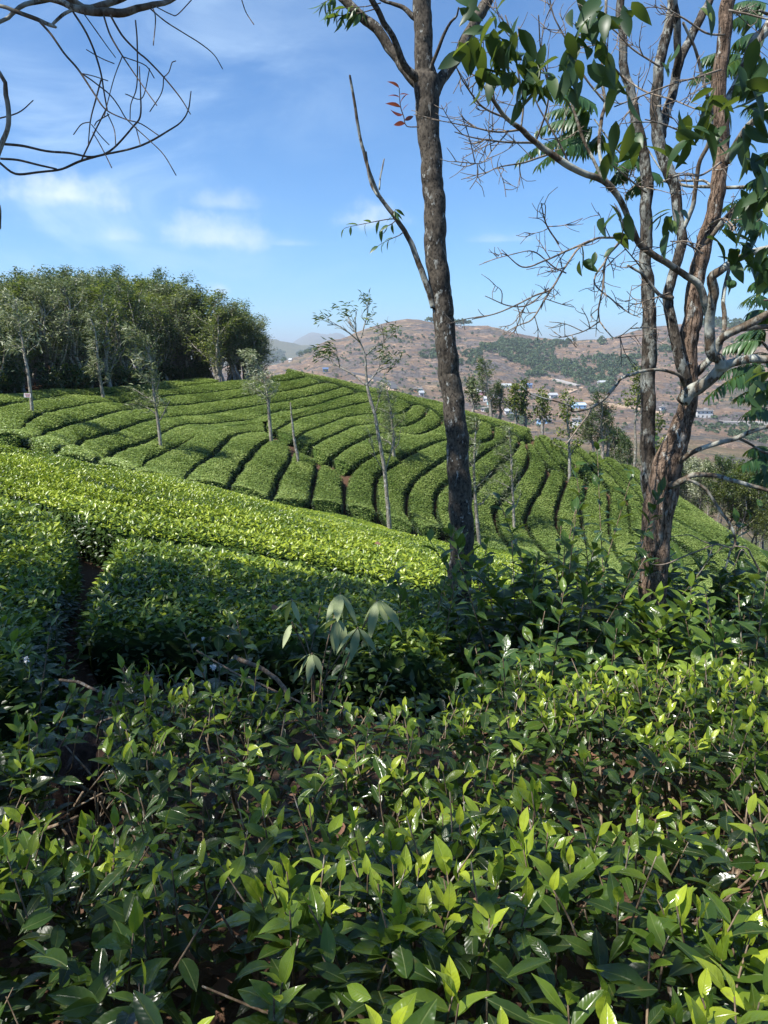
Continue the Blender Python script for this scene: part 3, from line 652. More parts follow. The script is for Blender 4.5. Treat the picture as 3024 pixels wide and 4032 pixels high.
road([(2835,1670),(2900,1672),(2985,1672),(3060,1674)], 7, M['concrete'], 2.5)

# far woodland: one mass of small crowns
def crowns(C, R, rg, k=34, tint=.45):
    n = len(C); d = norm(rg.normal(size=(n, k, 3))); d[..., 2] = np.abs(d[..., 2])*1.1-.35; rr = R[:, None]*rg.uniform(.55, 1.05, (n, k))
    P = (C[:, None]+d*rr[..., None]*[1, 1, .95]).reshape(-1, 3); nn = norm(d.reshape(-1, 3)+rg.normal(0, .45, (n*k, 3)))
    A = np.cross(nn, rg.normal(size=(n*k, 3))); L = np.repeat(R, k)*rg.uniform(.55, .95, n*k)
    V, Fl, uv = leafset(P-norm(A)*L[:, None]*.5, A, nn, L, L*.8, 1, .15, .2)
    tn = np.clip(np.repeat(rg.normal(tint, .16, n), k)+rg.normal(0, .10, n*k), 0, 1)
    return V, Fl, uv, np.repeat(tn, 4)
def inpoly(u, v, poly):
    r = np.zeros(len(u), bool); n = len(poly)
    for i in range(n):
        (x1, y1), (x2, y2) = poly[i], poly[(i+1) % n]
        c = ((y1 > v) != (y2 > v)) & (u < (x2-x1)*(v-y1)/((y2-y1) or 1e-9)+x1); r ^= c
    return r
def z3(a): return [(1850+.452*x, 1250+.452*y) for x, y in a]
def z2(a): return [(1000+.5425*x, 1200+.5425*y) for x, y in a]
def z4(a): return [(2450+.346*x, 1250+.346*y) for x, y in a]
WOODS = [(z3([(100,250),(300,190),(450,190),(640,215),(820,215),(900,290),(720,330),(770,385),(1150,340),(1250,350),(1500,350),(1500,480),(1280,520),(1250,660),(1050,660),(950,570),(850,520),(720,500),(480,520),(540,430),(430,420),(350,380),(250,330),(90,280)]), 17),
 (z3([(820,215),(900,200),(1150,190),(1180,240),(1000,250),(880,260)]), 15), (z2([(30,345),(200,345),(290,365),(250,425),(60,425),(30,420)]), 13), (z2([(290,365),(440,315),(455,335),(330,378)]), 12),
 (z2([(1200,345),(1320,325),(1660,335),(1660,440),(1490,440),(1340,400),(1210,390)]), 17), (z2([(1250,120),(1400,122),(1590,140),(1590,150),(1300,145)]), 13),
 (z4([(800,1215),(1000,1235),(1450,1215),(1659,1260),(1659,1450),(1300,1370),(1100,1350),(850,1270)]), 22), (z4([(880,40),(1250,35),(1659,75),(1659,135),(1080,135),(880,105)]), 15),
 (z4([(410,350),(560,340),(600,400),(420,400)]), 16), (z4([(0,460),(220,440),(220,520),(0,560)]), 16), (z3([(300,835),(420,840),(560,950),(470,960),(330,880)]), 20), (z3([(0,790),(120,800),(260,850),(100,830)]), 20)]
rg = np.random.default_rng(5); cu = []; cv = []
for poly, sp in WOODS:
    a = np.array(poly); lo, hi = a.min(0), a.max(0); n = int((hi-lo).prod()/(sp*sp*.20))
    u = rg.uniform(lo[0], hi[0], n); v = rg.uniform(lo[1], hi[1], n); k = inpoly(u, v, poly) & (fbm(u/60, v/40, 3, 8) > -.28); cu.append(u[k]); cv.append(v[k])
n = 3000; u = rg.uniform(1150, 3024, n); v = rg.uniform(1300, 1700, n); k = (v > np.interp(u, SKY[:, 0], SKY[:, 1])+8) & ((fbm(u/90, v/50, 3, 77) > .16) | (rg.random(n) < .45)); nbig = sum(len(a) for a in cu); cu.append(u[k]); cv.append(v[k])
P = fhit(np.concatenate(cu), np.concatenate(cv)); R = rg.uniform(1.2, 3.8, len(P))*np.clip(P[:, 1]/900, .5, 2.4); R[nbig:] *= rg.uniform(.25, .8, len(R)-nbig); k = P[:, 1] < 6000; P, R = P[k], R[k]
Vc, Fc_, uvc, tc_ = crowns(P+np.stack([0*R, 0*R, R*.75], 1), R, rg)
tag(MB().add(Vc, Fc_, tc_, uvc).build('distant_woodland', M['farwood']), 'green woodland scattered over the brown rocky hills across the valley', 'woodland', kind='stuff')

# houses across the valley
WALLS = {'white': plain('white painted wall', (.62, .61, .59), .8), 'pink': plain('pink painted wall', (.78, .40, .48), .8), 'blue': plain('pale blue painted wall', (.36, .58, .80), .8), 'cyan': plain('turquoise painted wall', (.40, .70, .72), .8),
 'orange': plain('orange painted wall', (.80, .36, .12), .8), 'grey': plain('grey cement wall', (.48, .46, .43), .85), 'darkblue': plain('dark blue painted wall', (.10, .20, .38), .7)}
ROOFS = {'flat': M['concrete'], 'tin': plain('grey tin roof', (.42, .44, .46), .5), 'blue': plain('light blue metal roof', (.46, .64, .76), .45), 'dark': plain('dark tiled roof', (.12, .09, .085), .8), 'darkblue': plain('dark blue metal roof', (.07, .13, .26), .5)}
M['pane'] = plain('dark window glass and porch shade', (.045, .055, .065), .15); M['door'] = plain('brown door', (.13, .075, .045), .6)
def house(u, v, wpx, floors, wall, roof, label, yaw=0.0, gable=False, porch=False):
    p = fhit(u, v)[0]; d = p[1]; w = wpx*d/F; dp = w*.6 if w < 14 else 9.0; h = 3.1*floors
    r = empty('house', p, label, 'house', 'houses across the valley'); r.rotation_euler = (0, 0, yaw)
    MB().add(*box(-w/2, w/2, 0, dp, -4, h)).build('wall', WALLS[wall], r, False)
    rm = MB()
    if gable:
        o = .5; V = np.array([(-w/2-o, -o, h), (w/2+o, -o, h), (w/2+o, dp+o, h), (-w/2-o, dp+o, h), (-w/2-o, dp/2, h+1.9), (w/2+o, dp/2, h+1.9)], float)
        rm.add(V, [np.array([(0, 1, 5, 4), (2, 3, 4, 5), (0, 3, 2, 1)]), np.array([(0, 4, 3), (1, 2, 5)])])
    else:
        rm.add(*box(-w/2-.7, w/2+.7, -.9, dp+.5, h, h+.28)); rm.add(*box(-w/2, w/2, 0, .2, h+.28, h+.9)); rm.add(*box(w*.1, w*.3, dp*.4, dp*.8, h+.28, h+2.0))
    rm.build('roof', ROOFS[roof], r, False)
    nw = max(2, int(w/3.2)); x = np.linspace(-w/2+1.2, w/2-1.2, nw)
    for f in range(floors):
        for k, xx in enumerate(x):
            if f == 0 and k == nw//2:
                MB().add(*box(xx-.5, xx+.5, -.06, .05, 0, 2.1)).build('door', M['door'], r, False); continue
            MB().add(*box(xx-.6, xx+.6, -.06, .05, 3.1*f+.95, 3.1*f+2.2)).build('window', M['pane'], r, False)
    if porch: MB().add(*box(w*.2, w*.49, -.10, .02, 0, 2.6)).build('porch_shade_panel', M['pane'], r, False)  # dark panel on the wall stands in for the porch's shade
    return r
HOUSES = [(1911,1622,34,1,'white','flat','low white house above the tea ridge, nearest the dark straight trunk'),(1958,1566,28,1,'white','dark','white house with dark tiled roof behind the dark ridge tree'),(1893,1554,28,1,'pink','tin','pink house with grey tin roof left of the dark ridge tree'),
 (1914,1583,22,1,'white','tin','small white house between the pink house and the tea ridge'),(1926,1594,12,1,'cyan','flat','tiny turquoise house below the small white house'),(1995,1530,40,1,'grey','tin','long grey house with tin roof above the ridge trees'),(2049,1538,18,1,'white','flat','small white house just right of the long grey house'),
 (2085,1528,18,1,'darkblue','darkblue','small dark blue house with dark blue roof'),(2182,1568,32,1,'white','tin','white house with tin roof at the end of the pale track'),(2282,1609,52,1,'blue','blue','wide pale blue house with light blue metal roof'),(2144,1668,54,1,'blue','flat','long pale blue house with a dark open porch'),
 (2270,1686,34,2,'white','flat','white two-storey house lowest on the slope, near the leafy tree'),(2379,1517,36,1,'grey','tin','grey house among the trees left of the forked trunk'),(2010,1633,40,1,'white','tin','low white house behind the ridge trees'),(1636,1543,13,1,'orange','flat','small orange house left of the dark straight trunk'),
 (1654,1544,16,1,'cyan','flat','small turquoise house beside the orange house'),(1661,1560,17,1,'white','tin','small white house below the orange and turquoise houses'),(1282,1465,20,1,'darkblue','darkblue','blue shed beside the bend of the road'),(1808,1288,17,1,'white','flat','white house on the hilltop skyline beside the dark trunk'),
 (1142,1425,12,1,'white','tin','small white house at the left foot of the bare hill'),(2611,1616,20,1,'white','flat','small white house seen between the two stems of the forked trunk'),(2775,1646,62,2,'white','flat','large white two-storey house right of the forked trunk')]
for i_, h_ in enumerate(HOUSES): house(*h_, yaw=((i_*37) % 50-25)/60, gable=h_[5] in ('tin', 'dark', 'blue', 'darkblue'), porch='porch' in h_[6])
# electricity poles between the houses
M['pole'] = plain('grey wooden pole', (.26, .22, .18), .9)
for (u, v, hp, l) in ((2433,1670,34,'thin grey electricity pole beside the lowest white house'),(2356,1552,52,'tall thin pole standing in the trees left of the forked trunk')):
    p = fhit(u, v)[0]; hh = hp*p[1]/F
    o = tag(MB().add(*tube(np.array([(0, 0, -1, .16), (0, 0, hh*.5, .14), (0, 0, hh, .11)]), 8)).add(*box(-.9, .9, -.06, .06, hh-.9, hh-.75)).build('electricity_pole', M['pole'], None, False), l, 'pole', 'poles across the valley'); o.location = p
# ------------------------------------------------------------------ trees
def gen_tree(seed, H, r0, bark, leaf, first=.3, nl=9, ang=(25, 60), llen=.38, sub=5, leafn=14, LL=.16, LW=.32, spread=.22, wind=(0, 0, 0), windk=.0, tint=(.5, .2), trunk=None, up=.25, low=None, taper=.15, sides=6, ln=1, limb_leaf=True, top_thin=1.0):
    """one tree about its base: returns trunk and crown mesh builders"""
    rg = np.random.default_rng(seed); wind = np.array(wind, float)
    if trunk is None:
        n = 9; z = np.linspace(0, H, n); w = np.cumsum(rg.normal(0, .022*H, (n, 2)), 0); w -= w[0]
        T = np.column_stack([w, z, r0*(1-(1-taper)*np.linspace(0, 1, n))]); T[:, :2] += np.outer((z/H)**2, wind[:2]*windk*H*.1)
    else: T = np.array(trunk, float)
    T = crom(T, H/16); tb = MB().add(*tube(T, sides+2, .12, seed)); cb = MB(); s = np.linspace(0, 1, len(T)); sites = []; dirs = []
    at_ = lambda f: np.array([np.interp(f, s, T[:, i]) for i in range(4)])
    for i in range(nl):
        f = first+(1-first)*(i+rg.random()*.8)/nl; p = at_(min(f, .99)); az = i*2.4+rg.normal(0, .4); a = math.radians(rg.uniform(*ang))
        L = llen*H*(1.15-.75*(f-first)/(1-first+1e-6)*top_thin)*rg.uniform(.7, 1.15)
        if low is not None and f < low[0]: L *= low[1]
        d = np.array([math.cos(az)*math.sin(a), math.sin(az)*math.sin(a), math.cos(a)]); pts = [p[:3]]; m = 6
        for k in range(m):
            d = norm(d+np.array([0, 0, up*.25])+wind*windk*.14+rg.normal(0, .13, 3)); pts.append(pts[-1]+d*L/m)
        pts = np.array(pts); rr = np.linspace(max(p[3]*.55, .006), .004+.03*p[3], m+1)
        tb.add(*tube(np.column_stack([pts, rr]), 5 if L > .6 else 4))
        for k in range(sub):
            g = .3+.7*(k+rg.random())/sub; q = np.array([np.interp(g*m, np.arange(m+1), pts[:, c]) for c in range(3)]); e = norm(d+rg.normal(0, .7, 3)+wind*windk*.5+np.array([0, 0, up])); l2 = L*rg.uniform(.22, .45)
            mid = q+e*l2*.5+rg.normal(0, .04*L, 3); en = mid+norm(e+wind*windk*.4)*l2*.5; r2 = max(.003, rr[min(int(g*m), m)]*.5)
            tb.add(*tube(np.array([[*q, r2], [*mid, r2*.7], [*en, r2*.35]]), 3))
            w = rg.random((leafn, 1)); sites.append(q+(en-q)*w); dirs.append(np.repeat(e[None], leafn, 0))
        if limb_leaf:
            kk = leafn; g = rg.uniform(.35, 1, kk)*m; sites.append(np.stack([np.interp(g, np.arange(m+1), pts[:, c]) for c in range(3)], 1)); dirs.append(np.repeat(d[None], kk, 0))
    P = np.vstack(sites); D = np.vstack(dirs); k = len(P); P = P+rg.normal(0, spread, (k, 3))
    A = norm(rg.normal(0, .75, (k, 3))+D*.6+wind*windk); Nn = rg.normal(0, .6, (k, 3))+np.array([0, 0, .8])
    L = LL*rg.uniform(.6, 1.35, k); V, Fl, uv = leafset(P, A, Nn, L, L*LW, ln, .15, .25, rng=rg)
    pat = fbm(P[:, 0]*1.3+seed, P[:, 2]*1.3+P[:, 1], 3, seed)
    cb.add(V, Fl, rep(np.clip(rg.normal(tint[0], tint[1], k)+.35*pat, 0, 1), V, k), uv)
    return tb, cb
def plant_tree(name, tb, cb, bark, leaf, loc, label, cat='tree', group=None):
    r = empty(name, loc, label, cat, group); tb.build('trunk', bark, r); cb.build('crown', leaf, r); return r

WIND = (-1, .15, -.12)
# the wood on the left: six grown trees, copied
PR = []
for i_, (lf, tn, nl, ll, kw) in enumerate([('oak', (.45, .22), 12, .40, {}), ('oak', (.40, .2), 13, .36, {}), ('darkleaf', (.55, .22), 13, .36, {}), ('oak', (.58, .2), 11, .38, {}), ('yellowleaf', (.42, .22), 12, .34, {}), ('darkleaf', (.4, .2), 14, .38, {})]):
    tb, cb = gen_tree(300+i_, 7.0, .125, None, None, .18, nl, (14, 48), ll, 6, 20, .18, .34, .15, WIND, .35, tn, None, .5, None, .2, 5)
    PR.append((tb, cb, lf))
WTOP = np.array([(-700,1050),(0,1075),(150,1065),(270,1042),(400,1050),(500,1052),(600,1085),(700,1112),(780,1132),(830,1142),(880,1195),(940,1212),(990,1240),(1030,1340)], float)
rg = np.random.default_rng(77); front = hit(np.linspace(-420, 1010, 60), np.interp(np.linspace(-420, 1010, 60), [-420, 0, 265, 530, 740, 800, 1010], [1560, 1545, 1522, 1510, 1486, 1478, 1460]))
front = resample(front[:, :2], 50); nrm = np.gradient(front, axis=0); nrm = np.stack([-nrm[:, 1], nrm[:, 0]], 1); nrm = norm(nrm)
WL = {'oak': 'grey-branched wind-swept tree in the dense wood left of the tea hill', 'darkleaf': 'dark-leaved tree in the dense wood left of the tea hill', 'yellowleaf': 'yellow-green tree in the dense wood left of the tea hill'}
roots = []
for row in range(5):
    for k in range(len(front)):
        q = front[k]+nrm[k]*(1.3+row*1.7+rg.uniform(-.6, .6))+rg.normal(0, .35, 2); z = float(GROUND(q[0], q[1]))
        u, v, dep = project(np.array([[q[0], q[1], z+4]])); u = float(u[0])
        if u > 1025: continue
        vt = np.interp(u, WTOP[:, 0], WTOP[:, 1])+rg.uniform(25, 80)+(30 if row == 0 else 0)
        zt = CAM[2]+ray(u, vt)[2]/ray(u, vt)[1]*q[1]; sc = max((zt-z)/7.5, .35)
        i_ = int(rg.integers(0, 6));  i_ = 4 if (u > 780 and rg.random() < .5) else i_
        tb, cb, lf = PR[i_]
        if i_ not in [r[0] for r in roots]:
            r = plant_tree('woodland_tree', tb, cb, M['bark_grey'], M[lf], (q[0], q[1], z-.1), WL[lf], group='trees of the wood on the left'); roots.append((i_, r))
            r.scale = (sc*1.4, sc*1.4, sc)
        else:
            copy_tree([r[1] for r in roots if r[0] == i_][0], (q[0], q[1], z-.1), rg.uniform(-.5, .5), (sc*rg.uniform(1.25, 1.75), sc*rg.uniform(1.25, 1.75), sc), WL[lf])
rg = np.random.default_rng(78)
for k in range(75):                       # lower, darker trees inside the wood
    i0 = rg.integers(0, len(front)); q = front[i0]+nrm[i0]*rg.uniform(2.2, 8.5); z = float(GROUND(q[0], q[1])); u = float(project(np.array([[q[0], q[1], z+3]]))[0][0])
    if u > 1010: continue
    sc = rg.uniform(.5, .72)*np.interp(u, [600, 980], [1, .8]); src = [r[1] for r in roots if r[0] in (2, 5)]
    copy_tree(src[k % len(src)], (q[0], q[1], z-.1), rg.uniform(0, 6), (sc*1.6, sc*1.6, sc), 'low dark tree deep inside the wood left of the tea hill')
# shrubs under the wood edge
for k in range(95):                       # the wood's lower right end closes up into one mass
    i0 = rg.integers(int(len(front)*.70), len(front)); q = front[i0]+nrm[i0]*rg.uniform(.8, 6.0)+rg.normal(0, .3, 2); z = float(GROUND(q[0], q[1])); u = float(project(np.array([[q[0], q[1], z+3]]))[0][0])
    if u > 1020: continue
    vt = np.interp(u, WTOP[:, 0], WTOP[:, 1])+rg.uniform(0, 50); sc = max((CAM[2]+ray(u, vt)[2]/ray(u, vt)[1]*q[1]-z)/7.5, .3); i_ = (1, 2, 3, 4, 5, 4)[k % 6]; src = [r[1] for r in roots if r[0] == i_][0]
    copy_tree(src, (q[0], q[1], z-.1), rg.uniform(0, 6), (sc*rg.uniform(1.4, 1.9), sc*rg.uniform(1.4, 1.9), sc), WL[PR[i_][2]])
for k, (u0, v0, Y_) in enumerate(((838,1150,48),(862,1172,49),(884,1190,49),(900,1205,50),(918,1212,50),(936,1222,51),(955,1235,51),(875,1230,47.5),(905,1240,48),(930,1262,48.5),(960,1275,49),(985,1270,50),(850,1215,47))):
    q = at(u0, v0, Y_); z = float(GROUND(q[0], Y_)); sc = (q[2]-z)/7.5; i_ = (4, 5, 1, 2, 4, 3)[k % 6]; src = [r[1] for r in roots if r[0] == i_][0]
    copy_tree(src, (q[0], Y_, z-.1), rg.uniform(0, 6), (sc*1.7, sc*1.7, sc), WL[PR[i_][2]])
def bush_mesh(seed, R, H, n, LL, tint, leafm):
    rg = np.random.default_rng(seed); st = MB(); cb = MB(); sites = []
    for k in range(11):
        az = rg.random()*6.28; a = rg.uniform(.1, .75); d = np.array([math.cos(az)*math.sin(a)*R/H*1.6, math.sin(az)*math.sin(a)*R/H*1.6, math.cos(a)]); e = d*H*rg.uniform(.7, 1.0)
        P = np.array([[0, 0, -.1, .022], [*(e*.5+rg.normal(0, .05, 3)), .014], [*e, .005]]); st.add(*tube(crom(P, .15), 4)); m = n//11
        f = rg.random((m, 1))**.7; sites.append(e*f+rg.normal(0, .16*R, (m, 3))*(.4+f))
    P = np.vstack(sites); k = len(P); A = norm(rg.normal(0, 1, (k, 3))+[0, 0, .2]); L = LL*rg.uniform(.6, 1.3, k)
    V, Fl, uv = leafset(P, A, rg.normal(0, .5, (k, 3))+[0, 0, .9], L, L*.45, 1, .2, .3); cb.add(V, Fl, rep(np.clip(rg.normal(tint, .2, k)+.2*fbm(P[:, 0]*2, P[:, 2]*2, 2, seed), 0, 1), V, k), uv)
    return st, cb
BR = []
for i_ in range(3):
    st, cb = bush_mesh(500+i_, .8, 1.25, 900, .17, (.35, .5, .25)[i_], None); BR.append((st, cb))
broots = []; bl = ['dark leafy shrub under the trees along the wood edge', 'mid-green leafy shrub under the trees along the wood edge', 'very dark low shrub in the shade of the wood edge']
fr2 = resample(front, 40); nr2 = np.gradient(fr2, axis=0); nr2 = norm(np.stack([-nr2[:, 1], nr2[:, 0]], 1))
for k in range(len(fr2)):
    q = fr2[k]+nr2[k]*rg.uniform(.5, 1.6); u = project(np.array([[q[0], q[1], 0]]))[0][0]
    if u > 1000 or (800 < u < 880 and rg.random() < .6): continue
    i_ = int(rg.integers(0, 3)); z = float(GROUND(q[0], q[1]))
    if i_ not in [r[0] for r in broots]:
        r = empty('woodland_shrub', (q[0], q[1], z), bl[i_], 'shrub', 'shrubs along the wood edge'); BR[i_][0].build('stems', M['stem'], r); BR[i_][1].build('foliage', M['darkleaf'], r); broots.append((i_, r))
    else: copy_tree([r[1] for r in broots if r[0] == i_][0], (q[0], q[1], z), rg.uniform(0, 6), rg.uniform(.8, 1.35), bl[i_])

# single trees standing in the tea
def tree_px(name, px, label, seed, bark, leaf, Y=None, group='slender trees standing among the tea rows', w0=14, w1=4, **kw):
    """trunk read from base to tip; the base stands in the tea at that spot"""
    b = hit(px[0][0], px[0][1])[0]; y = b[1] if Y is None else Y
    a = np.array(px, float); P = at(a[:, 0], a[:, 1], y); gz_ = float(GROUND(P[0, 0], y)) if Y is None else float(GROUND(P[0, 0], Y))
    base = np.array([P[0, 0]+(P[0, 0]-P[1, 0])*.1, y, gz_-.05]); w = np.linspace(w0, w1, len(px))/2*y/F
    T = np.vstack([np.r_[0, 0, 0, w[0]*1.1], np.column_stack([P-base, w])]); H = T[-1, 2]
    rgl = np.random.default_rng(seed); T[1:, 1] += np.cumsum(rgl.normal(0, .02*H, len(px)))
    tb, cb = gen_tree(seed, H, w[0], None, None, trunk=T, **kw)
    return plant_tree(name, tb, cb, bark, leaf, base, label, group=group)
FE = dict(nl=16, ang=(35, 75), sub=4, leafn=12, LL=.21, LW=.16, spread=.10, wind=WIND, windk=.75, up=.15)
tree_px('feathery_tree', [(123,1620),(109,1480),(90,1401),(80,1341),(66,1268),(58,1180)], 'slender leaning tree with pale feathery crown and a small board on its trunk', 601, M['bark_grey'], M['oak'], first=.55, llen=.20, tint=(.72, .2), **{**FE, 'nl': 13})
tree_px('feathery_tree', [(405,1568),(395,1500),(388,1430),(380,1350),(370,1290),(355,1250)], 'slender feathery tree in front of the wood, between the board tree and leaning tree', 602, M['bark_grey'], M['oak'], first=.30, llen=.15, tint=(.62, .2), **FE)
tree_px('feathery_tree', [(636,1755),(625,1660),(610,1560),(605,1470),(592,1400),(565,1335),(530,1300)], 'tallest feathery tree in the tea, its windswept top leaning left', 603, M['bark_grey'], M['oak'], first=.28, llen=.20, tint=(.58, .2), **{**FE, 'nl': 20})
tree_px('feathery_tree', [(1070,1735),(1062,1640),(1055,1560),(1035,1490),(1005,1425),(975,1398)], 'silver-leaved feathery tree by the hilltop with a white ring on its trunk', 604, M['bark_grey'], M['oak'], first=.45, llen=.20, tint=(.85, .15), **{**FE, 'nl': 18})
tree_px('feathery_tree', [(1550,1800),(1548,1720),(1540,1640),(1530,1570),(1525,1535)], 'bushy feathery tree just behind the pale thin tree', 605, M['bark_grey'], M['oak'], first=.25, llen=.30, tint=(.62, .2), **FE)
tree_px('feathery_tree', [(2025,2080),(2022,1960),(2018,1860),(2015,1760),(2010,1690)], 'thin sparse feathery sapling right of the dark straight trunk', 606, M['bark_grey'], M['oak'], first=.25, llen=.22, tint=(.5, .2), w0=12, **{**FE, 'leafn': 8})
tree_px('feathery_tree', [(1886,2130),(1872,1980),(1864,1850),(1868,1740),(1872,1660)], 'pale-stemmed feathery tree half hidden behind the dark straight trunk', 607, M['bark_pale'], M['oak'], first=.35, llen=.20, tint=(.5, .2), w0=16, **{**FE, 'leafn': 9})
CL = dict(nl=12, ang=(30, 75), sub=4, leafn=11, LL=.16, LW=.6, spread=.11, up=.2, wind=WIND, windk=.15)
tree_px('leafy_tree', [(2243,1862),(2243,1780),(2238,1710),(2230,1640),(2236,1555)], 'leafy tree with white foot and round light-green leaf clumps on the right slope', 608, M['bark_pale'], M['yellowleaf'], first=.30, llen=.19, tint=(.42, .25), **CL)
rgt = hit(1175, 1815)[0]
tag(MB().add(*tube(crom(np.vstack([[rgt[0], rgt[1], rgt[2]-.6, .05], trace([(1172,1800,12),(1160,1740,10),(1150,1660,8),(1143,1585,4)], rgt[1])]), .2), 7, .1)).build('bare_pole', M['bark_pale']), 'thin bare pale pole stuck in the tea above the earth patch', 'pole')
RID = [(1935,1646,1905,1420,'darkleaf',.62,'tall dark wind-blown tree on the ridge right of the dark straight trunk',.22,FE),(1967,1650,1975,1520,'darkleaf',.62,'shorter dark tree on the ridge touching the tall wind-blown one',.26,FE),(2030,1676,2022,1518,'yellowleaf',.38,'light-green slender tree on the ridge, third right of the dark trunk',.16,CL),
 (2068,1684,2066,1508,'darkleaf',.6,'narrow column-shaped tree on the ridge left of the leafy tree',.10,CL),(2134,1700,2132,1542,'yellowleaf',.3,'ridge tree with leafy head just left of the leafy tree crown',.17,CL),(2372,1796,2366,1560,'darkleaf',.5,'dark wind-blown tree on the ridge, tallest of the cluster left of the forked trunk',.28,FE),
 (2392,1800,2398,1600,'darkleaf',.5,'dark wind-blown tree at the right of the ridge cluster',.22,FE),(2335,1782,2325,1650,'oak',.5,'small greyish tree at the left of the ridge cluster',.30,FE),(2490,1850,2500,1468,'yellowleaf',.25,'tall olive-green tree with bare white trunk left of the forked trunk',.17,CL),(1862,1620,1856,1500,'oak',.45,'pale small tree on the ridge partly behind the dark straight trunk',.22,CL),(2575,1900,2585,1640,'yellowleaf',.3,'olive-green tree seen between the two stems of the forked trunk',.22,CL)]
for i_, (u0, v0, u1, v1, lf, tn, lab, ll, kw) in enumerate(RID):
    Y_ = hit(u0, v0)[0][1]+1.2; k = 5; us = np.linspace(u0, u1, k)+np.array([0, 3, -3, 4, 0]); vs = np.linspace(v0+8, v1, k)
    tree_px('ridge_tree', list(zip(us, vs)), lab, 620+i_, M['bark_pale'] if lf != 'darkleaf' else M['bark_grey'], M[lf], Y=Y_, group='trees along the tea ridge', w0=13, first=.55 if v0-v1 > 300 else .35, llen=ll, tint=(tn, .22), **kw)

# the pale thin tree with its open crown
b_ = hit(1533, 2078)[0]; Yp = b_[1]
tk = trace([(1533,2078,19),(1528,2000,17),(1524,1964,16),(1515,1861,15),(1503,1783,14),(1488,1705,13),(1476,1632,13),(1461,1584,14),(1449,1536,12),(1443,1488,10),(1439,1421,9),(1434,1391,8),(1419,1349,8)], Yp)
tk = np.vstack([[tk[0, 0], Yp, float(GROUND(tk[0, 0], Yp))-.05, tk[0, 3]*1.15], tk]); base = tk[0, :3].copy()
LIMB = [[(1443,1518,8),(1392,1476,7),(1338,1445,6),(1301,1415,5),(1280,1391,4),(1262,1380,3)],[(1443,1518,7),(1476,1476,6),(1512,1451,5),(1561,1445,3)],[(1437,1403,6),(1476,1367,5),(1512,1349,4),(1543,1319,3),(1555,1301,2)],[(1419,1349,7),(1392,1325,6),(1362,1301,5),(1326,1280,4),(1289,1280,3)],
 [(1419,1349,6),(1398,1307,5),(1377,1265,4),(1362,1228,3)],[(1422,1331,6),(1434,1283,5),(1446,1240,4),(1443,1204,3)],[(1419,1349,5),(1404,1320,4),(1399,1270,3),(1404,1225,2)],[(1512,1349,4),(1508,1310,3),(1500,1275,2)],[(1338,1445,4),(1330,1410,3),(1318,1390,2)],[(1476,1476,4),(1495,1440,3),(1510,1400,2)],[(1476,1632,5),(1492,1570,4),(1515,1500,3)],[(1515,1861,5),(1540,1780,4),(1556,1720,2)],[(1515,1861,4),(1480,1800,3),(1452,1700,2)]]
rg = np.random.default_rng(9); tb = MB(); lp = []; ld = []
sub_ = lambda P: np.column_stack([P[:, :3]-base, P[:, 3]])
tb.add(*tube(sub_(crom(tk, .25)), 9, .12, 4))
for i_, l_ in enumerate(LIMB):
    P = trace(l_, Yp, Yp+rg.uniform(-1.2, 1.2)); P[:, 3] = np.maximum(P[:, 3], .012); P = sub_(crom(P, .15)); tb.add(*tube(P, 5))
    for k in range(7):
        f = rg.uniform(.35, 1); q = P[int(f*(len(P)-1)), :3]; d = norm(P[-1, :3]-P[0, :3]+rg.normal(0, .7, 3)*.6); l = rg.uniform(.25, .6); e = q+d*l+np.array([-.08, 0, .05]); m = q+(e-q)*.5+rg.normal(0, .05, 3)
        tb.add(*tube(np.array([[*q, .012], [*m, .009], [*e, .005]]), 3))
        if f > .6 and i_ not in (10, 11, 12):
            n = 11; lp.append(e+rg.normal(0, .10, (n, 3))); ld.append(np.repeat(d[None], n, 0))
P = np.vstack(lp); D = np.vstack(ld); n = len(P); L = rg.uniform(.14, .28, n)
V, Fl, uv = leafset(P, norm(D*.4+np.array(WIND)*.9+rg.normal(0, .45, (n, 3))), rg.normal(0, .6, (n, 3))+[0, 0, .8], L, L*.22, 1, .2, .3)
plant_tree('pale_tree', tb, MB().add(V, Fl, rep(np.clip(rg.normal(.5, .2, n), 0, 1), V, n), uv), M['bark_pale'], M['darkleaf'], base, 'thin pale-barked tree with open sparse crown standing in the middle of the tea', group=None)
# small board on the first tree
bp = at(108, 1557, hit(123, 1620)[0][1]-.16); k = hit(123, 1620)[0][1]/F
M['board'] = plain('white painted board', (.80, .74, .72), .7); M['redpaint'] = plain('red lettering paint', (.55, .06, .05), .7)
bo = tag(MB().add(*box(-12.5*k, 12.5*k, -.012, .012, -8*k, 8*k)).build('notice_board', M['board'], None, False), 'small white board with faded red lettering fixed to the leaning tree trunk', 'sign'); bo.location = bp; bo.rotation_euler = (0, .08, .12)
rb = MB(); rr = np.random.default_rng(3)
for (z, x0, x1, h) in ((5.0, -9, 10, 2.2), (.4, -7, 9, 2.6), (-4.6, -5, 10, 2.2)):
    x = x0
    while x < x1:
        w = rr.uniform(.8, 1.5); rb.add(*box(x*k, (x+w*.45)*k, -.016, -.0125, (z-h/2)*k, (z+h/2)*k)); rb.add(*box((x+w*.45)*k, (x+w)*k, -.016, -.0125, (z+rr.uniform(-.2, .7)*h/2)*k, (z+h/2)*k)); x += w+.5
rb.build('lettering', M['redpaint'], bo, False)
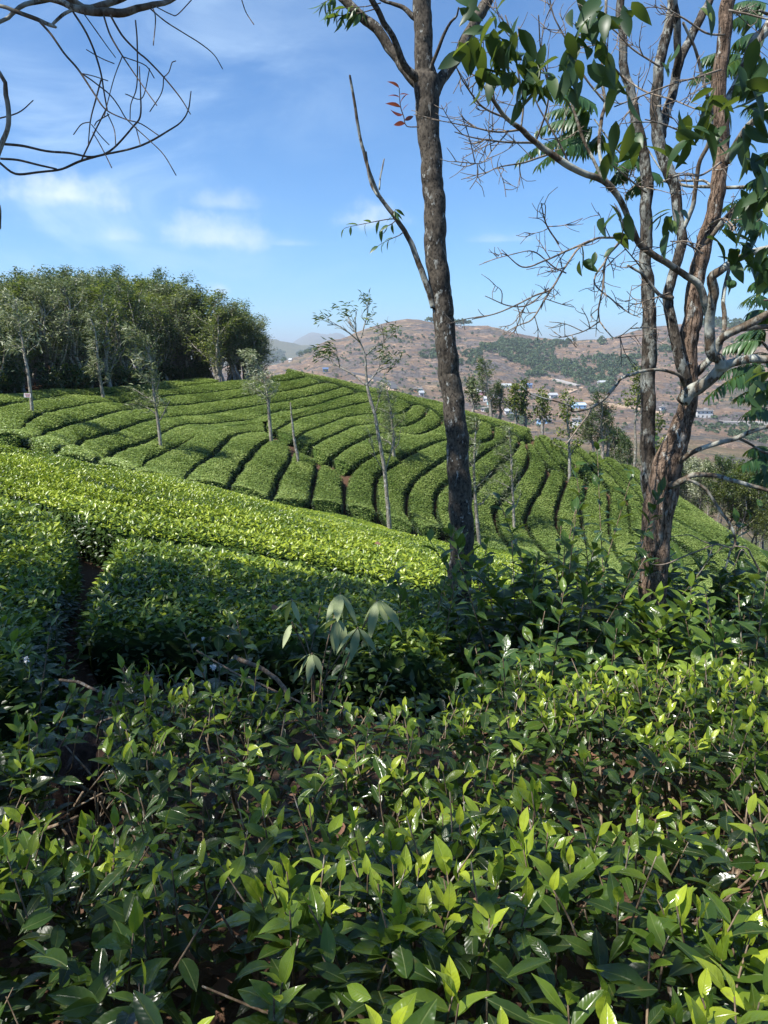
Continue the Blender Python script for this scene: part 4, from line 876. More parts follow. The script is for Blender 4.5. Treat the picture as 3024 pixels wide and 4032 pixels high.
# trees on the slope falling away to the right
rg = np.random.default_rng(12); VR = []
for i_, (lf, tn) in enumerate([('oak', .62), ('darkleaf', .45), ('oak', .85), ('yellowleaf', .2)]):
    tb, cb = gen_tree(700+i_, 5.0, .07, None, None, .22, 13, (30, 70), .34, 6, 19, .22, .34, .15, WIND, .5, (tn, .2), None, .3, None, .2, 5); VR.append((tb, cb, lf))
vl = ['silvery bushy tree in the valley right of the forked trunk', 'dark bushy tree in the valley right of the forked trunk', 'whitish-leaved tree in the valley right of the forked trunk', 'brownish-green tree in the valley right of the forked trunk']; vr = {}
VP = [(2650,1905,1795,1),(2700,1925,1800,0),(2745,1950,1830,2),(2790,1970,1835,0),(2835,1995,1825,1),(2880,2030,1840,3),(2925,2060,1850,3),(2970,2090,1860,1),(3015,2115,1850,0),(3060,2140,1840,1),(2690,1945,1850,2),(2760,1975,1870,1),(2830,2025,1880,3),(2900,2070,1890,1),(2965,2110,1905,3),(3030,2160,1930,1),(3000,2140,1990,3),(3080,2200,1950,0),(2985,2150,2020,1),(3030,2230,2060,3),(2440,1830,1720,1),(2415,1815,1705,1),(2462,1845,1740,1),(2620,1900,1760,0),(2600,1890,1770,1)]
for (u, v, vt, i_) in VP:
    Y_ = min(hit(u, v)[0][1]+rg.uniform(2, 6), 60); q = at(u, v, Y_); z = float(GROUND(q[0], Y_)); zt = float(at(u, vt, Y_)[2]); sc = (zt-z)/5.0
    tb, cb, lf = VR[i_]
    if i_ not in vr: vr[i_] = plant_tree('valley_tree', tb, cb, M['bark_pale'], M[lf], (q[0], Y_, z), vl[i_], group='trees in the valley on the right'); vr[i_].scale = (sc, sc, sc)
    else: copy_tree(vr[i_], (q[0], Y_, z), rg.uniform(-.6, .6), (sc*rg.uniform(.8, 1.1), sc*rg.uniform(.8, 1.1), sc), vl[i_])
# the dark little tree at the right end of the wood
tree_px('umbrella_tree', [(1020,1445),(1024,1400),(1030,1370),(1034,1335)], 'small dark umbrella-shaped tree at the right end of the wood', 640, M['bark_grey'], M['darkleaf'], Y=50.0, group=None, w0=7, first=.6, nl=9, ang=(50, 80), llen=.30, sub=4, leafn=22, LL=.11, LW=.45, spread=.07, tint=(.35, .15))
# ------------------------------------------------------------------ the dark straight tree
def branch(pts, Y0, Y1=None, sides=8, step=.03, bark=.10, seed=1, rmin=.0016):
    P = crom(trace(pts, Y0, Y1), step); P[:, 3] = np.maximum(P[:, 3], rmin); P = P.copy()
    w = np.minimum(.35*P[:, 3], .012)[:, None]; s = np.arange(len(P))*step
    P[:, :3] += w*np.stack([fbm(s*9, 0*s+seed, 2, seed), fbm(s*9, 0*s+seed, 2, seed+1), fbm(s*9, 0*s+seed, 2, seed+2)], 1)
    return P, tube(P, sides, bark, seed)
def leaf_group(rg, P, D, L, LWr, n, tint, droop=(.15, .45), fold=.25, Nn=None, wave=.0):
    k = len(P); L = L*rg.uniform(.75, 1.2, k)
    V, Fl, uv = leafset(P, D, rg.normal(0, .45, (k, 3))+[0, 0, .8] if Nn is None else Nn, L, L*LWr*rg.uniform(.85, 1.15, k), n, rg.uniform(*droop, k), fold, wave=wave, rng=rg)
    return V, Fl, rep(tint, V, k), uv
YM = 5.9; rg = np.random.default_rng(41)
mt = empty('dark_trunk_tree', (0, 0, 0), 'tall tree with dark straight speckled trunk rising through the middle of the view', 'tree')
trunkM = [(1662,-420,60),(1660,-200,66),(1660,0,72),(1664,140,72),(1666,250,74),(1677,310,102),(1683,390,95),(1691,542,86),(1704,705,84),(1710,868,86),(1721,1030,86),(1742,1193,84),(1750,1300,82),(1765,1451,84),(1790,1632,85),(1805,1813,87),(1815,1994,93),(1817,2145,94),(1806,2348,96),(1788,2514,100),(1780,2640,118)]
P, g = branch(trunkM, YM, sides=32, step=.02, bark=.035, seed=3); MB().add(*g).build('trunk', M['bark_dark'], mt)
FORKS = [([(1660,345,40),(1640,325,45),(1601,282,40),(1547,206,38),(1482,119,38),(1417,60,36),(1357,0,36),(1290,-70,34),(1180,-190,26)], 0.25), ([(1668,330,34),(1628,300,32),(1585,239,26),(1553,157,24),(1504,70,22),(1466,0,22),(1420,-100,20),(1390,-260,12)], -.35),
 ([(1700,380,50),(1715,340,50),(1764,282,44),(1807,217,42),(1851,119,42),(1900,33,44),(1921,0,44),(1955,-80,40),(2010,-220,30)], .3), ([(1682,330,20),(1690,285,16),(1721,206,14),(1753,125,12),(1775,87,10),(1797,65,8),(1806,30,6)], -.3), ([(1660,85,24),(1623,65,22),(1590,27,17),(1552,16,14),(1504,0,12),(1450,-40,9)], .1)]
for i_, (f_, dy) in enumerate(FORKS): MB().add(*branch(f_, YM, YM+dy, 12, .03, .1, 20+i_)[1]).build('branch', M['bark_dark'], mt)
dm = MB()
for f_, dy in (([(1705,1215,28),(1699,1182,26),(1677,1112,24),(1645,1020,22),(1607,938,20),(1574,879,19),(1525,814,17),(1487,759,16),(1460,694,14),(1433,607,13),(1414,521,12),(1398,423,11),(1384,336,10),(1378,296,8)], -.3), ([(1487,776,9),(1462,730,9),(1450,680,8),(1447,640,7),(1442,597,6)], -.2), ([(1493,748,7),(1497,700,6),(1503,672,6),(1513,626,5)], -.2)):
    dm.add(*branch(f_, YM-.02 if f_[0][0] > 1600 else YM-.25, YM+dy, 8, .03, .1, 5)[1])
dead = dm.build('side_branch', M['bark_lichen'], mt)
tw = MB(); lf = MB()
def twig_leaves(px, Y, n, L, LWr, tint, spread=.9, every=.35, nq=4, down=.5, lm='pinnate'):
    P, g = branch(px, Y, Y, 4, .02, 0, 7, .0012); tw = MB().add(*g); lf = MB(); f = np.linspace(every, 1, n)*(len(P)-1); q = P[f.astype(int), :3]; d = norm(np.gradient(P[:, :3], axis=0))[f.astype(int)]
    sd = np.where(np.arange(n) % 2 == 0, 1, -1)[:, None]*norm(np.cross(d, [0, 1, .2])); lf.add(*leaf_group(rg, q, norm(d*.5+sd*spread*.6+np.array([0, 0, -down])+rg.normal(0, .2, (n, 3))), L, LWr, nq, np.clip(rg.normal(tint, .12, n), 0, 1))); o = tw.build('twig', M['bark_twig'], mt); lf.build('leaves', M[lm], o); return o
for px, n in (([(1555,862,5),(1530,863,4),(1503,867,4),(1440,880,3),(1375,893,2),(1355,900,2)], 6), ([(1558,868,4),(1545,880,4),(1525,890,3),(1503,900,2)], 5), ([(1590,912,5),(1575,925,4),(1540,940,3),(1505,958,2),(1490,968,2)], 6), ([(1560,850,4),(1552,838,3),(1558,824,3)], 4)): twig_leaves(px, YM-.15, n, .085, .34, .45)
for px in ([(1500,12,5),(1440,25,4),(1370,30,3),(1290,42,3)], [(1480,35,5),(1420,50,4),(1350,60,3),(1300,66,2)], [(1350,5,4),(1310,-5,3),(1265,15,2)]): twig_leaves(px, YM+.1, 11, .11, .30, .6, down=.8)
tag(twig_leaves([(1650,500,5),(1601,496,4),(1590,460,4),(1578,423,4),(1574,385,3),(1572,347,3)], YM-.6, 9, .085, .38, .5, nq=5, down=.2, lm='maroon'), 'twig of young maroon leaves left of the trunk')

# ------------------------------------------------------------------ the forked brown tree
YR = 4.9; rg = np.random.default_rng(51)
rt = empty('forked_tree', (0, 0, 0), 'multi-stemmed lichened tree with forked brown trunk and big leaves on the right', 'tree')
MAIN = [(2520,2760,190),(2532,2600,160),(2549,2467,118),(2566,2344,106),(2580,2220,104),(2586,2097,110),(2599,1973,116),(2627,1838,106),(2647,1769,97),(2671,1717,86),(2689,1648,74),(2706,1596,70),(2711,1540,66),(2711,1480,66),(2711,1440,68),(2713,1371,64),(2719,1302,72),(2727,1250,70),(2741,1132,62),(2766,997,60),(2796,884,57),(2822,777,56),(2838,671,55),(2841,551,58),(2833,386,57),(2838,275,52),(2853,138,50),(2869,0,52),(2890,-150,46),(2920,-420,30)]
MB().add(*branch(MAIN, YR, YR+.1, 40, .015, .10, 31)[1]).build('trunk', M['bark_brown'], rt)
STEMS = [([(2575,2010,50),(2553,1930,58),(2552,1850,58),(2554,1769,58),(2550,1631,56),(2554,1492,56),(2560,1388,56),(2555,1285,52),(2551,1200,49),(2546,1025,46),(2542,813,45),(2546,700,45),(2535,610,40),(2508,480,38),(2479,354,34),(2457,258,32),(2449,148,30),(2442,0,28),(2436,-160,24)], .15, .2),
 ([(2705,1500,40),(2681,1437,42),(2656,1344,42),(2635,1238,40),(2628,1160,40),(2654,1082,38),(2684,976,39),(2667,848,38),(2656,742,40),(2628,671,44),(2600,590,46),(2588,496,46),(2583,386,42),(2599,264,40),(2621,154,38),(2643,44,38),(2655,-100,32)], -.05, .1),
 ([(2600,540,44),(2625,440,36),(2645,370,36),(2671,264,34),(2709,171,33),(2764,66,32),(2797,0,30),(2840,-110,24)], .1, .5), ([(2660,300,26),(2666,220,28),(2665,110,28),(2654,0,28),(2648,-120,22)], .1, -.1),
 ([(2690,1580,60),(2705,1555,54),(2761,1522,52),(2800,1494,48),(2841,1452,46),(2882,1432,36),(2952,1416,34),(3024,1413,32),(3120,1400,28)], -.1, -.4), ([(2841,1450,40),(2837,1415,40),(2810,1402,40),(2797,1375,40),(2796,1319,39),(2798,1250,40),(2798,1200,40),(2812,1142,39),(2807,1095,38),(2840,1066,32),(2897,1025,28),(2961,997,27),(3024,976,25),(3110,950,22)], -.3, -.5),
 ([(2790,1235,34),(2776,1196,29),(2748,1118,28),(2677,1068,27),(2620,1029,26),(2557,997,25),(2514,950,24),(2480,870,23),(2442,789,23),(2390,723,25),(2316,686,26),(2243,657,26),(2169,605,24),(2110,561,22),(2051,509,20),(1992,465,17),(1948,406,14),(1905,340,10)], -.35, -.9),
 ([(2715,1500,32),(2735,1478,30),(2761,1451,28),(2796,1412,27),(2827,1370,30),(2837,1343,30),(2882,1310,31),(2934,1284,30),(2976,1260,30),(3024,1235,28),(3110,1200,24)], .1, -.1), ([(2895,1302,20),(2950,1290,20),(3024,1285,20),(3110,1290,18)], 0, .1), ([(2846,1330,20),(2848,1300,18),(2851,1250,18),(2847,1167,16),(2869,1068,14),(2880,1000,12)], 0, .2),
 ([(2650,1170,16),(2606,1165,15),(2571,1130,14),(2528,1080,12),(2500,1062,10),(2470,1044,8)], -.05, -.1), ([(2692,1515,18),(2689,1502,16),(2671,1475,14),(2623,1459,12),(2571,1456,12),(2519,1464,12),(2450,1489,11),(2427,1516,11),(2383,1567,11),(2331,1604,11),(2280,1618,10),(2250,1619,8),(2243,1597,6),(2169,1575,6),(2095,1553,5),(2058,1523,4)], -.15, -.6), ([(2325,1612,8),(2316,1634,8),(2272,1693,7),(2230,1750,5)], -.45, -.5),
 ([(2680,1815,24),(2692,1804,22),(2727,1781,20),(2779,1759,20),(2831,1745,20),(2900,1724,19),(2969,1696,17),(3024,1679,15),(3100,1650,12)], -.05, -.3), ([(2905,1726,11),(2935,1740,11),(2969,1759,10),(3024,1787,9)], -.2, -.2),
 ([(2640,1915,30),(2660,1905,26),(2698,1883,23),(2737,1869,20),(2809,1874,18),(2886,1891,17),(2957,1910,16),(3024,1930,14),(3100,1960,10)], -.1, -.4), ([(2705,1886,15),(2740,1900,15),(2775,1921,14),(2803,1960,13),(2831,2009,12),(2864,2048,12),(2886,2092,11),(2894,2142,10),(2875,2169,9),(2858,2235,7)], -.2, -.3),
 ([(2880,2160,7),(2831,2144,7),(2798,2150,6),(2764,2164,6),(2693,2191,6),(2627,2219,5),(2572,2222,4),(2533,2194,3)], -.3, -.4), ([(2798,2143,5),(2760,2128,4),(2715,2107,4),(2638,2114,3)], -.35, -.4), ([(2892,2150,6),(2941,2158,6),(2960,2190,7),(2979,2224,8),(3024,2307,7)], -.3, -.2), ([(2806,2148,4),(2790,2200,4),(2765,2240,3),(2743,2270,2)], -.35, -.4), ([(2952,2200,5),(2920,2165,4),(2900,2210,3),(2880,2250,2)], -.3, -.3),
 ([(2375,712,14),(2345,650,14),(2316,590,13),(2290,530,13),(2272,472,12),(2250,400,11),(2235,339,9)], -.6, -.5), ([(2430,780,14),(2380,690,14),(2361,590,14),(2368,472,14),(2383,413,13),(2372,330,13),(2368,295,13),(2376,200,13),(2383,148,13),(2388,0,12)], -.5, -.2), ([(2690,905,18),(2730,800,18),(2750,650,17),(2790,560,16),(2800,430,14),(2770,330,13),(2740,200,12),(2690,90,10)], 0, -.3),
 ([(2848,420,30),(2886,358,36),(2930,275,40),(2974,165,42),(3024,110,44),(3100,20,40)], .1, .3), ([(2858,640,30),(2905,560,30),(2965,480,28),(3024,440,26),(3110,390,22)], .05, -.3), ([(2780,960,16),(2840,880,20),(2900,820,22),(2960,770,22),(3024,740,20),(3110,700,18)], -.1, -.3)]
for i_, (p_, d0, d1) in enumerate(STEMS):
    w = max(a[2] for a in p_); MB().add(*branch(p_, YR+d0, YR+d1, 18 if w > 35 else 10 if w > 15 else 6, .025, .12 if w > 12 else 0, 60+i_)[1]).build('stem' if i_ < 4 else 'branch', (M['bark_stem'] if i_ < 4 else M['bark_lichen']) if w > 9 else M['bark_twiglight'], rt)
# bare twig sprays
tw = MB(); tips = []
def spray(px, Y0, Y1, rg, n=6, ln=(60, 150), seed=1, lev=2, flat=.45):
    P, g = branch(px, Y0, Y1, 5, .03, 0, seed, .0022); tw = MB().add(*g)
    def sub(P, n, l0, l1, lev, r):
        for k in range(n):
            f = rg.uniform(.15, 1); q = P[int(f*(len(P)-1)), :3]; t = norm(P[min(int(f*(len(P)-1))+2, len(P)-1), :3]-P[max(int(f*(len(P)-1))-2, 0), :3]); L = rg.uniform(l0, l1)*Y0/F
            d = norm(t*.8+rg.normal(0, .75, 3)*[1, flat, 1]); m = q+d*L*.5+rg.normal(0, .05*L, 3); e = m+norm(d+rg.normal(0, .35, 3)+[0, 0, .12])*L*.5
            C = crom(np.array([[*q, r], [*m, r*.8], [*e, r*.6]]), .03); tw.add(*tube(C, 4)); tips.append(e)
            if lev > 1: sub(C, 3, l0*.45, l1*.5, lev-1, r*.75)
    sub(P, n, *ln, lev, .0030); tw.build('twig_spray', M['bark_twiglight'], rt)
SPR = [[(2514,940,16),(2464,933,14),(2427,970,11),(2383,1029,10),(2375,1132,8),(2357,1213,7),(2361,1265,6)], [(2510,938,14),(2430,935,10),(2346,940,9),(2243,984,8),(2139,1029,7),(2058,1051,6),(1975,983,3)], [(2346,940,9),(2280,977,9),(2221,1058,8),(2169,1139,8),(2110,1162,7),(2021,1206,6),(1940,1238,5),(1859,1257,4)], [(2190,1110,7),(2147,1176,7),(2095,1257,6),(2043,1280,5),(1977,1316,3)], [(2160,1135,6),(2080,1200,6),(2000,1203,5),(1910,1165,3)],
 [(2383,1029,8),(2340,1110,7),(2410,1180,6),(2475,1230,5),(2520,1250,3)], [(2361,1265,6),(2310,1300,5),(2250,1320,4),(2200,1330,3)], [(2361,1265,6),(2395,1310,5),(2430,1330,4),(2510,1270,3)], [(2200,960,7),(2150,880,6),(2130,800,4)], [(2230,1075,6),(2180,1050,6),(2100,990,5),(2020,1000,3)]]
for i_, s_ in enumerate(SPR): spray(s_, YR-.35, YR-.5-.25*(i_ % 3), rg, 6 if i_ < 3 else 4, (70, 150), 100+i_)
UPP = [[(2051,509,10),(1960,520,8),(1860,500,6),(1760,480,4),(1700,470,3)], [(2110,561,10),(2000,560,8),(1880,545,6),(1790,520,4)], [(1992,465,9),(1900,420,8),(1830,330,6),(1790,250,5)], [(2051,509,8),(2060,400,8),(2040,280,7),(2020,160,6),(1990,60,5)], [(2110,555,8),(2150,440,8),(2160,330,7),(2130,200,6),(2120,60,5)], [(1948,406,8),(1930,300,7),(1880,200,6),(1850,100,5)], [(2243,650,8),(2200,560,8),(2120,420,6),(2090,330,5)], [(2169,605,9),(2060,640,7),(1960,660,5),(1880,700,3)], [(2000,520,7),(1940,590,5),(1900,640,4),(1830,640,3)],
 [(2380,400,8),(2300,300,8),(2240,180,7),(2180,60,6),(2160,-40,5)], [(2449,300,8),(2540,360,7),(2640,390,6),(2740,430,5)], [(2470,330,8),(2400,240,7),(2330,130,6),(2280,20,5)], [(2599,264,8),(2500,200,7),(2420,120,6),(2330,60,5)], [(2838,275,9),(2760,300,8),(2650,330,7),(2520,380,6),(2420,420,5)], [(2838,551,9),(2740,540,8),(2640,500,7),(2540,470,5)], [(2853,138,9),(2780,130,8),(2690,70,7),(2600,20,5)], [(2838,640,9),(2760,690,8),(2680,690,6),(2600,720,4)], [(2796,884,10),(2850,860,9),(2890,900,7),(2860,930,5)], [(2869,40,9),(2960,60,8),(3040,80,6)], [(2545,760,8),(2470,700,7),(2400,640,5)], [(2530,1060,6),(2480,1000,5),(2440,950,4)], [(2640,1150,6),(2560,1180,5),(2500,1200,4)], [(2766,997,8),(2700,960,6),(2640,950,5)]]
for i_, s_ in enumerate(UPP): spray(s_, YR-.45, YR-.5-.3*(i_ % 3), rg, 6, (60, 150), 140+i_)
# broad hanging leaves in clusters (u, v, spread px, count, length px)
lf = MB()
for (u, v, s, n, L, Y) in ((1830,10,30,3,120,3.5),(1790,225,25,2,110,3.6),(1930,90,60,8,110,3.7),(1960,190,60,9,115,3.8),(1900,260,50,6,110,3.8),(1985,270,70,12,115,3.8),(2050,330,60,9,115,3.8),(2120,330,60,9,120,3.8),(2170,280,60,7,115,3.8),(2080,230,70,8,110,3.8),(2240,250,60,8,110,3.9),(2330,190,60,8,115,3.9),(2330,60,50,7,115,3.9),(2400,300,40,4,95,4.0),(2480,80,30,3,115,4.0),(2290,110,40,4,105,3.9),(2640,260,30,3,85,4.2),(2790,45,20,2,130,3.8),(2430,330,30,3,95,4.1),(2250,340,50,5,100,3.9),
 (2420,590,50,7,115,3.8),(2550,530,50,6,110,3.8),(2660,575,50,7,115,3.7),(2700,480,50,6,115,3.7),(2800,420,50,6,115,3.7),(2850,500,60,8,115,3.6),(2930,560,60,8,120,3.5),(2990,480,50,7,125,3.4),(2960,330,50,6,130,3.3),(3000,260,40,5,130,3.3),(2990,640,50,8,120,3.4),(3000,760,50,8,125,3.4),(2960,800,40,5,120,3.4),
 (2450,850,60,5,125,3.8),(2660,840,50,6,110,3.9),(2620,900,40,3,100,4.0),(2290,1040,40,4,95,4.3),(2380,1010,30,2,80,4.3),(2890,960,60,9,115,3.8),(2930,1010,50,7,110,3.8),(2980,940,50,6,115,3.7),(2900,1120,30,2,85,4.0),(3010,1060,40,5,110,3.7),(2990,1480,40,7,90,4.4),(3010,1560,40,7,90,4.4)):
    c = at(u, v, Y); k = Y/F; P = c+rg.normal(0, 1, (n, 3))*[s*k, s*k*1.3, s*k]*.6; az = rg.random(n)*6.28; e = np.radians(rg.uniform(-75, -5, n)); D = np.stack([np.cos(az)*np.cos(e), np.sin(az)*np.cos(e), np.sin(e)], 1)
    lf.add(*leaf_group(rg, P-D*L*k*.35, D, L*k*.98, .39, 6, np.clip(rg.normal(.33, .15, n)+.5*(rg.random(n) < .06), 0, 1), (.12, .4), .3))
    tw2 = MB()
lf.build('leaves', M['bigleaf'], rt)

# ------------------------------------------------------------------ feathery-leaved tree beyond the right edge
ct = empty('pinnate_tree', (0, 0, 0), 'tree with long hanging pinnate leaves reaching in from the right edge', 'tree'); YC = 6.4
MB().add(*branch([(3420,2700,150),(3400,2300,130),(3380,1900,120),(3360,1500,110),(3330,1000,100),(3310,500,90),(3300,0,80),(3290,-400,60)], YC, YC+.2, 16, .06, .1, 9)[1]).build('trunk', M['bark_grey'], ct)
for i_, p_ in enumerate(([(3330,760,24),(3220,730,20),(3100,720,16),(2940,735,14),(2800,737,13),(2680,727,12),(2560,690,10),(2440,600,8),(2340,470,6)], [(2810,737,10),(2770,712,10),(2690,712,9),(2620,690,7),(2540,570,6)], [(3350,1500,40),(3200,1440,26),(3060,1400,16),(3000,1343,10)], [(3340,1300,36),(3200,1220,24),(3080,1180,14),(3010,1182,8)], [(3330,950,36),(3200,860,24),(3080,800,14),(3000,800,8)], [(3310,400,36),(3180,200,24),(3060,80,16),(2990,40,8)], [(3315,560,30),(3180,420,20),(3060,300,14),(2920,240,8)], [(3360,1900,36),(3220,1830,22),(3090,1790,14),(3000,1780,8)], [(3350,1700,30),(3200,1650,20),(3060,1590,10)])):
    MB().add(*branch(p_, YC+.1, YC+(.6 if i_ < 2 else -.3), 8, .05, .08, 30+i_)[1]).build('branch', M['bark_lichen'], ct)
FR = [((3000,1343),(2858,1371)),((3024,1444),(2848,1475)),((3003,1461),(2789,1568)),((3024,1544),(2900,1570)),((3024,1610),(2930,1640)),((3024,1762),(2948,1775)),((3024,1803),(2921,1836)),((3024,1302),(2917,1322)),((3024,1178),(2930,1192)),((3024,1228),(2955,1230)),((3000,791),(2858,820)),((3010,835),(2870,840)),((3024,884),(2855,890)),((3024,17),(2900,18)),((2996,60),(2880,90)),((3010,130),(2900,165)),((2930,215),(2770,232)),((2908,264),(2726,322)),((2990,318),(2880,350)),((3024,408),(2940,428)),((2960,240),(2850,280)),((3030,1010),(2950,1040)),((3040,1100),(2960,1120)),((3040,1400),(2930,1420)),((3040,1500),(2960,1530)),((3050,600),(2950,640)),((3040,700),(2950,720)),((3040,1860),(2960,1880)),
 ((2346,413),(2200,388)),((2331,470),(2117,520)),((2316,540),(2043,640)),((2340,440),(2160,450)),((2350,500),(2180,560)),((2330,560),(2120,660)),((2380,520),(2290,610)),((2430,600),(2340,690)),((2530,568),(2450,560)),((2538,627),(2440,660)),((2480,640),(2400,720)),((2560,690),(2470,760)),((2600,690),(2520,700))]
rg = np.random.default_rng(61)
for i_, (a, b) in enumerate(FR):
    far_ = i_ >= 28; Y = YC+(.5 if far_ else rg.uniform(-.9, .2)); A0 = at(*a, Y); B0 = at(*b, Y+rg.uniform(-.25, .25)); n = 19; t = np.linspace(0, 1, n)[:, None]; lift = np.array([0, 0, 1.0])*np.linalg.norm(B0-A0)*.10
    R = A0+(B0-A0)*t+lift*np.sin(t*pi*.9)*1.2; lf = MB(); rr_ = lf; lf.add(*tube(np.column_stack([R, np.linspace(.004, .0016, n)]), 4)); d = norm(B0-A0); sd = norm(np.cross(d, [0, 0, 1.0])); q = R[2:]; m = len(q)
    for s in (1, -1):
        D = norm(d*.35+sd*s*.75+np.array([0, 0, -.75])+rg.normal(0, .10, (m, 3))); L = .155*(1.1-.55*np.linspace(0, 1, m))*(1.0 if not far_ else 1.05)
        V, Fl, uv = leafset(q, D, np.array([0, 0, 1.0])+sd*s*.5+rg.normal(0, .15, (m, 3)), L, L*.235, 4, .25, .2, rng=rg); lf.add(V, Fl, rep(np.clip(rg.normal(.42, .12)+rg.normal(0, .06, m), 0, 1), V, m), uv)
    lf.build('frond', M['pinnate'], ct)


# ------------------------------------------------------------------ overhanging tree, upper left
YO = 3.5; rg = np.random.default_rng(71)
ot = empty('overhanging_tree', (-6.6, 3.4, float(GROUND(-6.6, 3.4))), 'bare lichened branches with thin hanging twigs reaching in at the upper left', 'tree'); OB = np.array(ot.location)
def addo(name, px, Y0, Y1, m, sides=10, bark=.1, seed=1):
    P, g = branch(px, Y0, Y1, sides, .03, bark, seed); MB().add(g[0]-OB, g[1], g[2]).build(name, m, ot)
MB().add(*tube(crom(np.array([[0, 0, -.1, .20], [.05, 0, 1.5, .17], [.1, .1, 3.2, .15], [.3, .1, 5, .12], [.4, .2, 7, .07], [.4, .2, 8.5, .03]]), .1), 18, .1, 5)).build('trunk', M['bark_brown'], ot)
addo('branch', [(-2600,-150,70),(-1600,-60,50),(-700,-40,36),(-200,-30,28),(60,-20,24),(160,-10,22),(229,4,22),(290,28,26),(362,42,32),(434,52,32),(482,54,29),(542,36,26),(603,18,22),(669,3,18),(760,-50,12)], YO-.1, YO+.1, M['bark_lichen'], 14, .12, 1)
addo('branch', [(60,-60,24),(250,-20,26),(330,30,22),(400,20,26),(480,-6,22),(560,-50,16)], YO+.1, YO+.2, M['bark_lichen'], 12, .12, 2)
addo('branch', [(-1500,-200,30),(-500,-40,22),(-200,0,16),(0,24,14),(60,45,16),(150,78,16),(205,99,15),(222,107,10)], YO, YO, M['bark_lichen'], 9, .1, 3)
addo('branch', [(205,98,10),(211,90,12),(245,60,13),(271,45,13),(300,34,12)], YO, YO, M['bark_lichen'], 8, .1, 4)
addo('branch', [(-300,200,16),(0,84,14),(48,54,15),(96,18,18),(193,0,18),(260,-30,14)], YO, YO+.1, M['bark_lichen'], 9, .1, 5)
addo('branch', [(-900,-100,40),(-200,100,22),(0,289,16),(24,374,18),(36,458,18),(30,512,18),(6,573,20),(-20,660,14),(-40,750,12),(-4,810,12),(0,900,8)], YO-.2, YO-.1, M['bark_lichen'], 9, .1, 6)
OT = [[(150,78,10),(199,133,9),(253,211,8),(307,271,8),(362,356,7),(416,431,6),(494,470,5),(555,488,5),(624,533,4)],[(326,292,6),(374,326,6),(434,374,6),(470,422,5),(494,464,5),(530,500,5),(591,555,4),(645,609,4),(693,690,3)],[(289,48,8),(332,115,8),(368,193,8),(398,289,7),(410,362,6),(422,434,6)],[(398,313,6),(377,392,6),(356,476,5),(347,573,4)],[(326,48,5),(386,133,5),(420,180,4),(455,226,4)],[(407,60,7),(434,139,7),(482,220,6),(537,301,5),(579,362,4),(618,416,3)],[(482,223,5),(452,301,4),(428,386,4),(410,464,3)],[(434,60,8),(482,139,8),(543,205,7),(579,235,7),(645,304,6),(711,386,5),(750,449,4)],[(533,78,6),(540,169,6),(538,338,5),(515,410,4),(512,476,3)],[(588,30,6),(651,84,6),(723,130,5),(790,172,5),(844,217,4),(877,271,3)],[(600,25,5),(612,72,5),(604,178,3)],[(615,27,4),(675,57,4),(699,57,4),(754,0,4)],
 [(6,567,10),(90,573,10),(181,594,9),(271,603,9),(362,618,8),(434,594,8),(518,506,7),(552,458,7),(553,362,5),(549,262,4)],[(0,624,9),(72,630,9),(157,651,8),(223,666,7)],[(-40,610,11),(0,642,10),(60,684,10),(151,678,9),(241,666,9),(320,633,10),(410,609,9),(518,585,8),(579,564,8),(657,518,7),(711,482,6),(741,434,6),(752,359,4)],[(320,633,6),(362,543,6),(416,434,5)],[(-20,470,6),(72,443,5),(130,395,4)],[(645,304,4),(665,285,3),(678,245,3),(692,240,3)],[(645,304,4),(636,365,3),(590,440,2)],[(494,370,3),(560,385,4),(590,270,3)],[(946,-20,4),(965,40,4),(985,75,3),(1000,96,3)],[(422,446,4),(450,510,3),(455,570,2)],[(430,450,4),(380,480,3),(372,495,2)],[(356,480,4),(320,490,3),(290,530,3)],[(360,490,4),(400,540,3),(430,570,2)],[(365,520,4),(400,580,3),(440,660,2)],[(535,500,3),(552,572,2)],[(450,250,3),(400,230,3),(340,195,3)],[(480,222,4),(560,250,4),(585,270,3),(608,308,2)],[(325,290,4),(370,300,3),(425,318,3)]]
om = MB()
for i_, p_ in enumerate(OT): om.add(*branch(p_, YO-.05, YO-.25+.1*(i_ % 5), 6, .02, .06, 200+i_, .0022)[1])
om.V = [v-OB for v in om.V]; om.build('twigs', M['bark_twig'], ot)
# its leafy crown stands overhead, out of view, and throws the dappled shade on the near hedges
n = 34000; X = rg.uniform(-4.6, 4.0, n); Y = rg.uniform(.4, 7.7, n)
den = 1.5*((Y > 4.3+.10*X) & (Y < 6.55-.12*X+.25*fbm(X*1.5, Y*1.5, 3, 5)) & (X > -2.4) & (X < 1.6))+.95*((Y > 2.5) & (Y <= 4.4) & (X < .5))+.75*((Y <= 2.5) & (X < -.2) & (X > -2.2))+.24*((Y <= 2.3) & (X >= -.2))+.15*((Y > 2.3) & (Y < 4.6) & (X >= .5))+.35*((X <= -2.4) & (Y > 3))+.9*((X < -.75) & (X > -3.2) & (Y > 2.2) & (Y < 4.8))
den = den*np.clip(.62+1.1*fbm(X*1.25+3, Y*1.25, 3, 17), 0, 1)
k = rg.random(n) < den*.80; X, Y = X[k], Y[k]; Hh = rg.uniform(4.6, 7.6, len(X)); P = np.stack([X, Y, LAND(X, Y)], 1)+np.array(SUN)[None]/SUN.z*Hh[:, None]
u, v, dep = project(P); r = P-CAM; fw = r[:, 1]*math.cos(TH)-r[:, 2]*math.sin(TH); k = (fw < .2) | (v < -250) | (u < -250); P = P[k]; n = len(P)
az = rg.random(n)*6.28; e = np.radians(rg.uniform(-50, 10, n)); D = np.stack([np.cos(az)*np.cos(e), np.sin(az)*np.cos(e), np.sin(e)], 1)
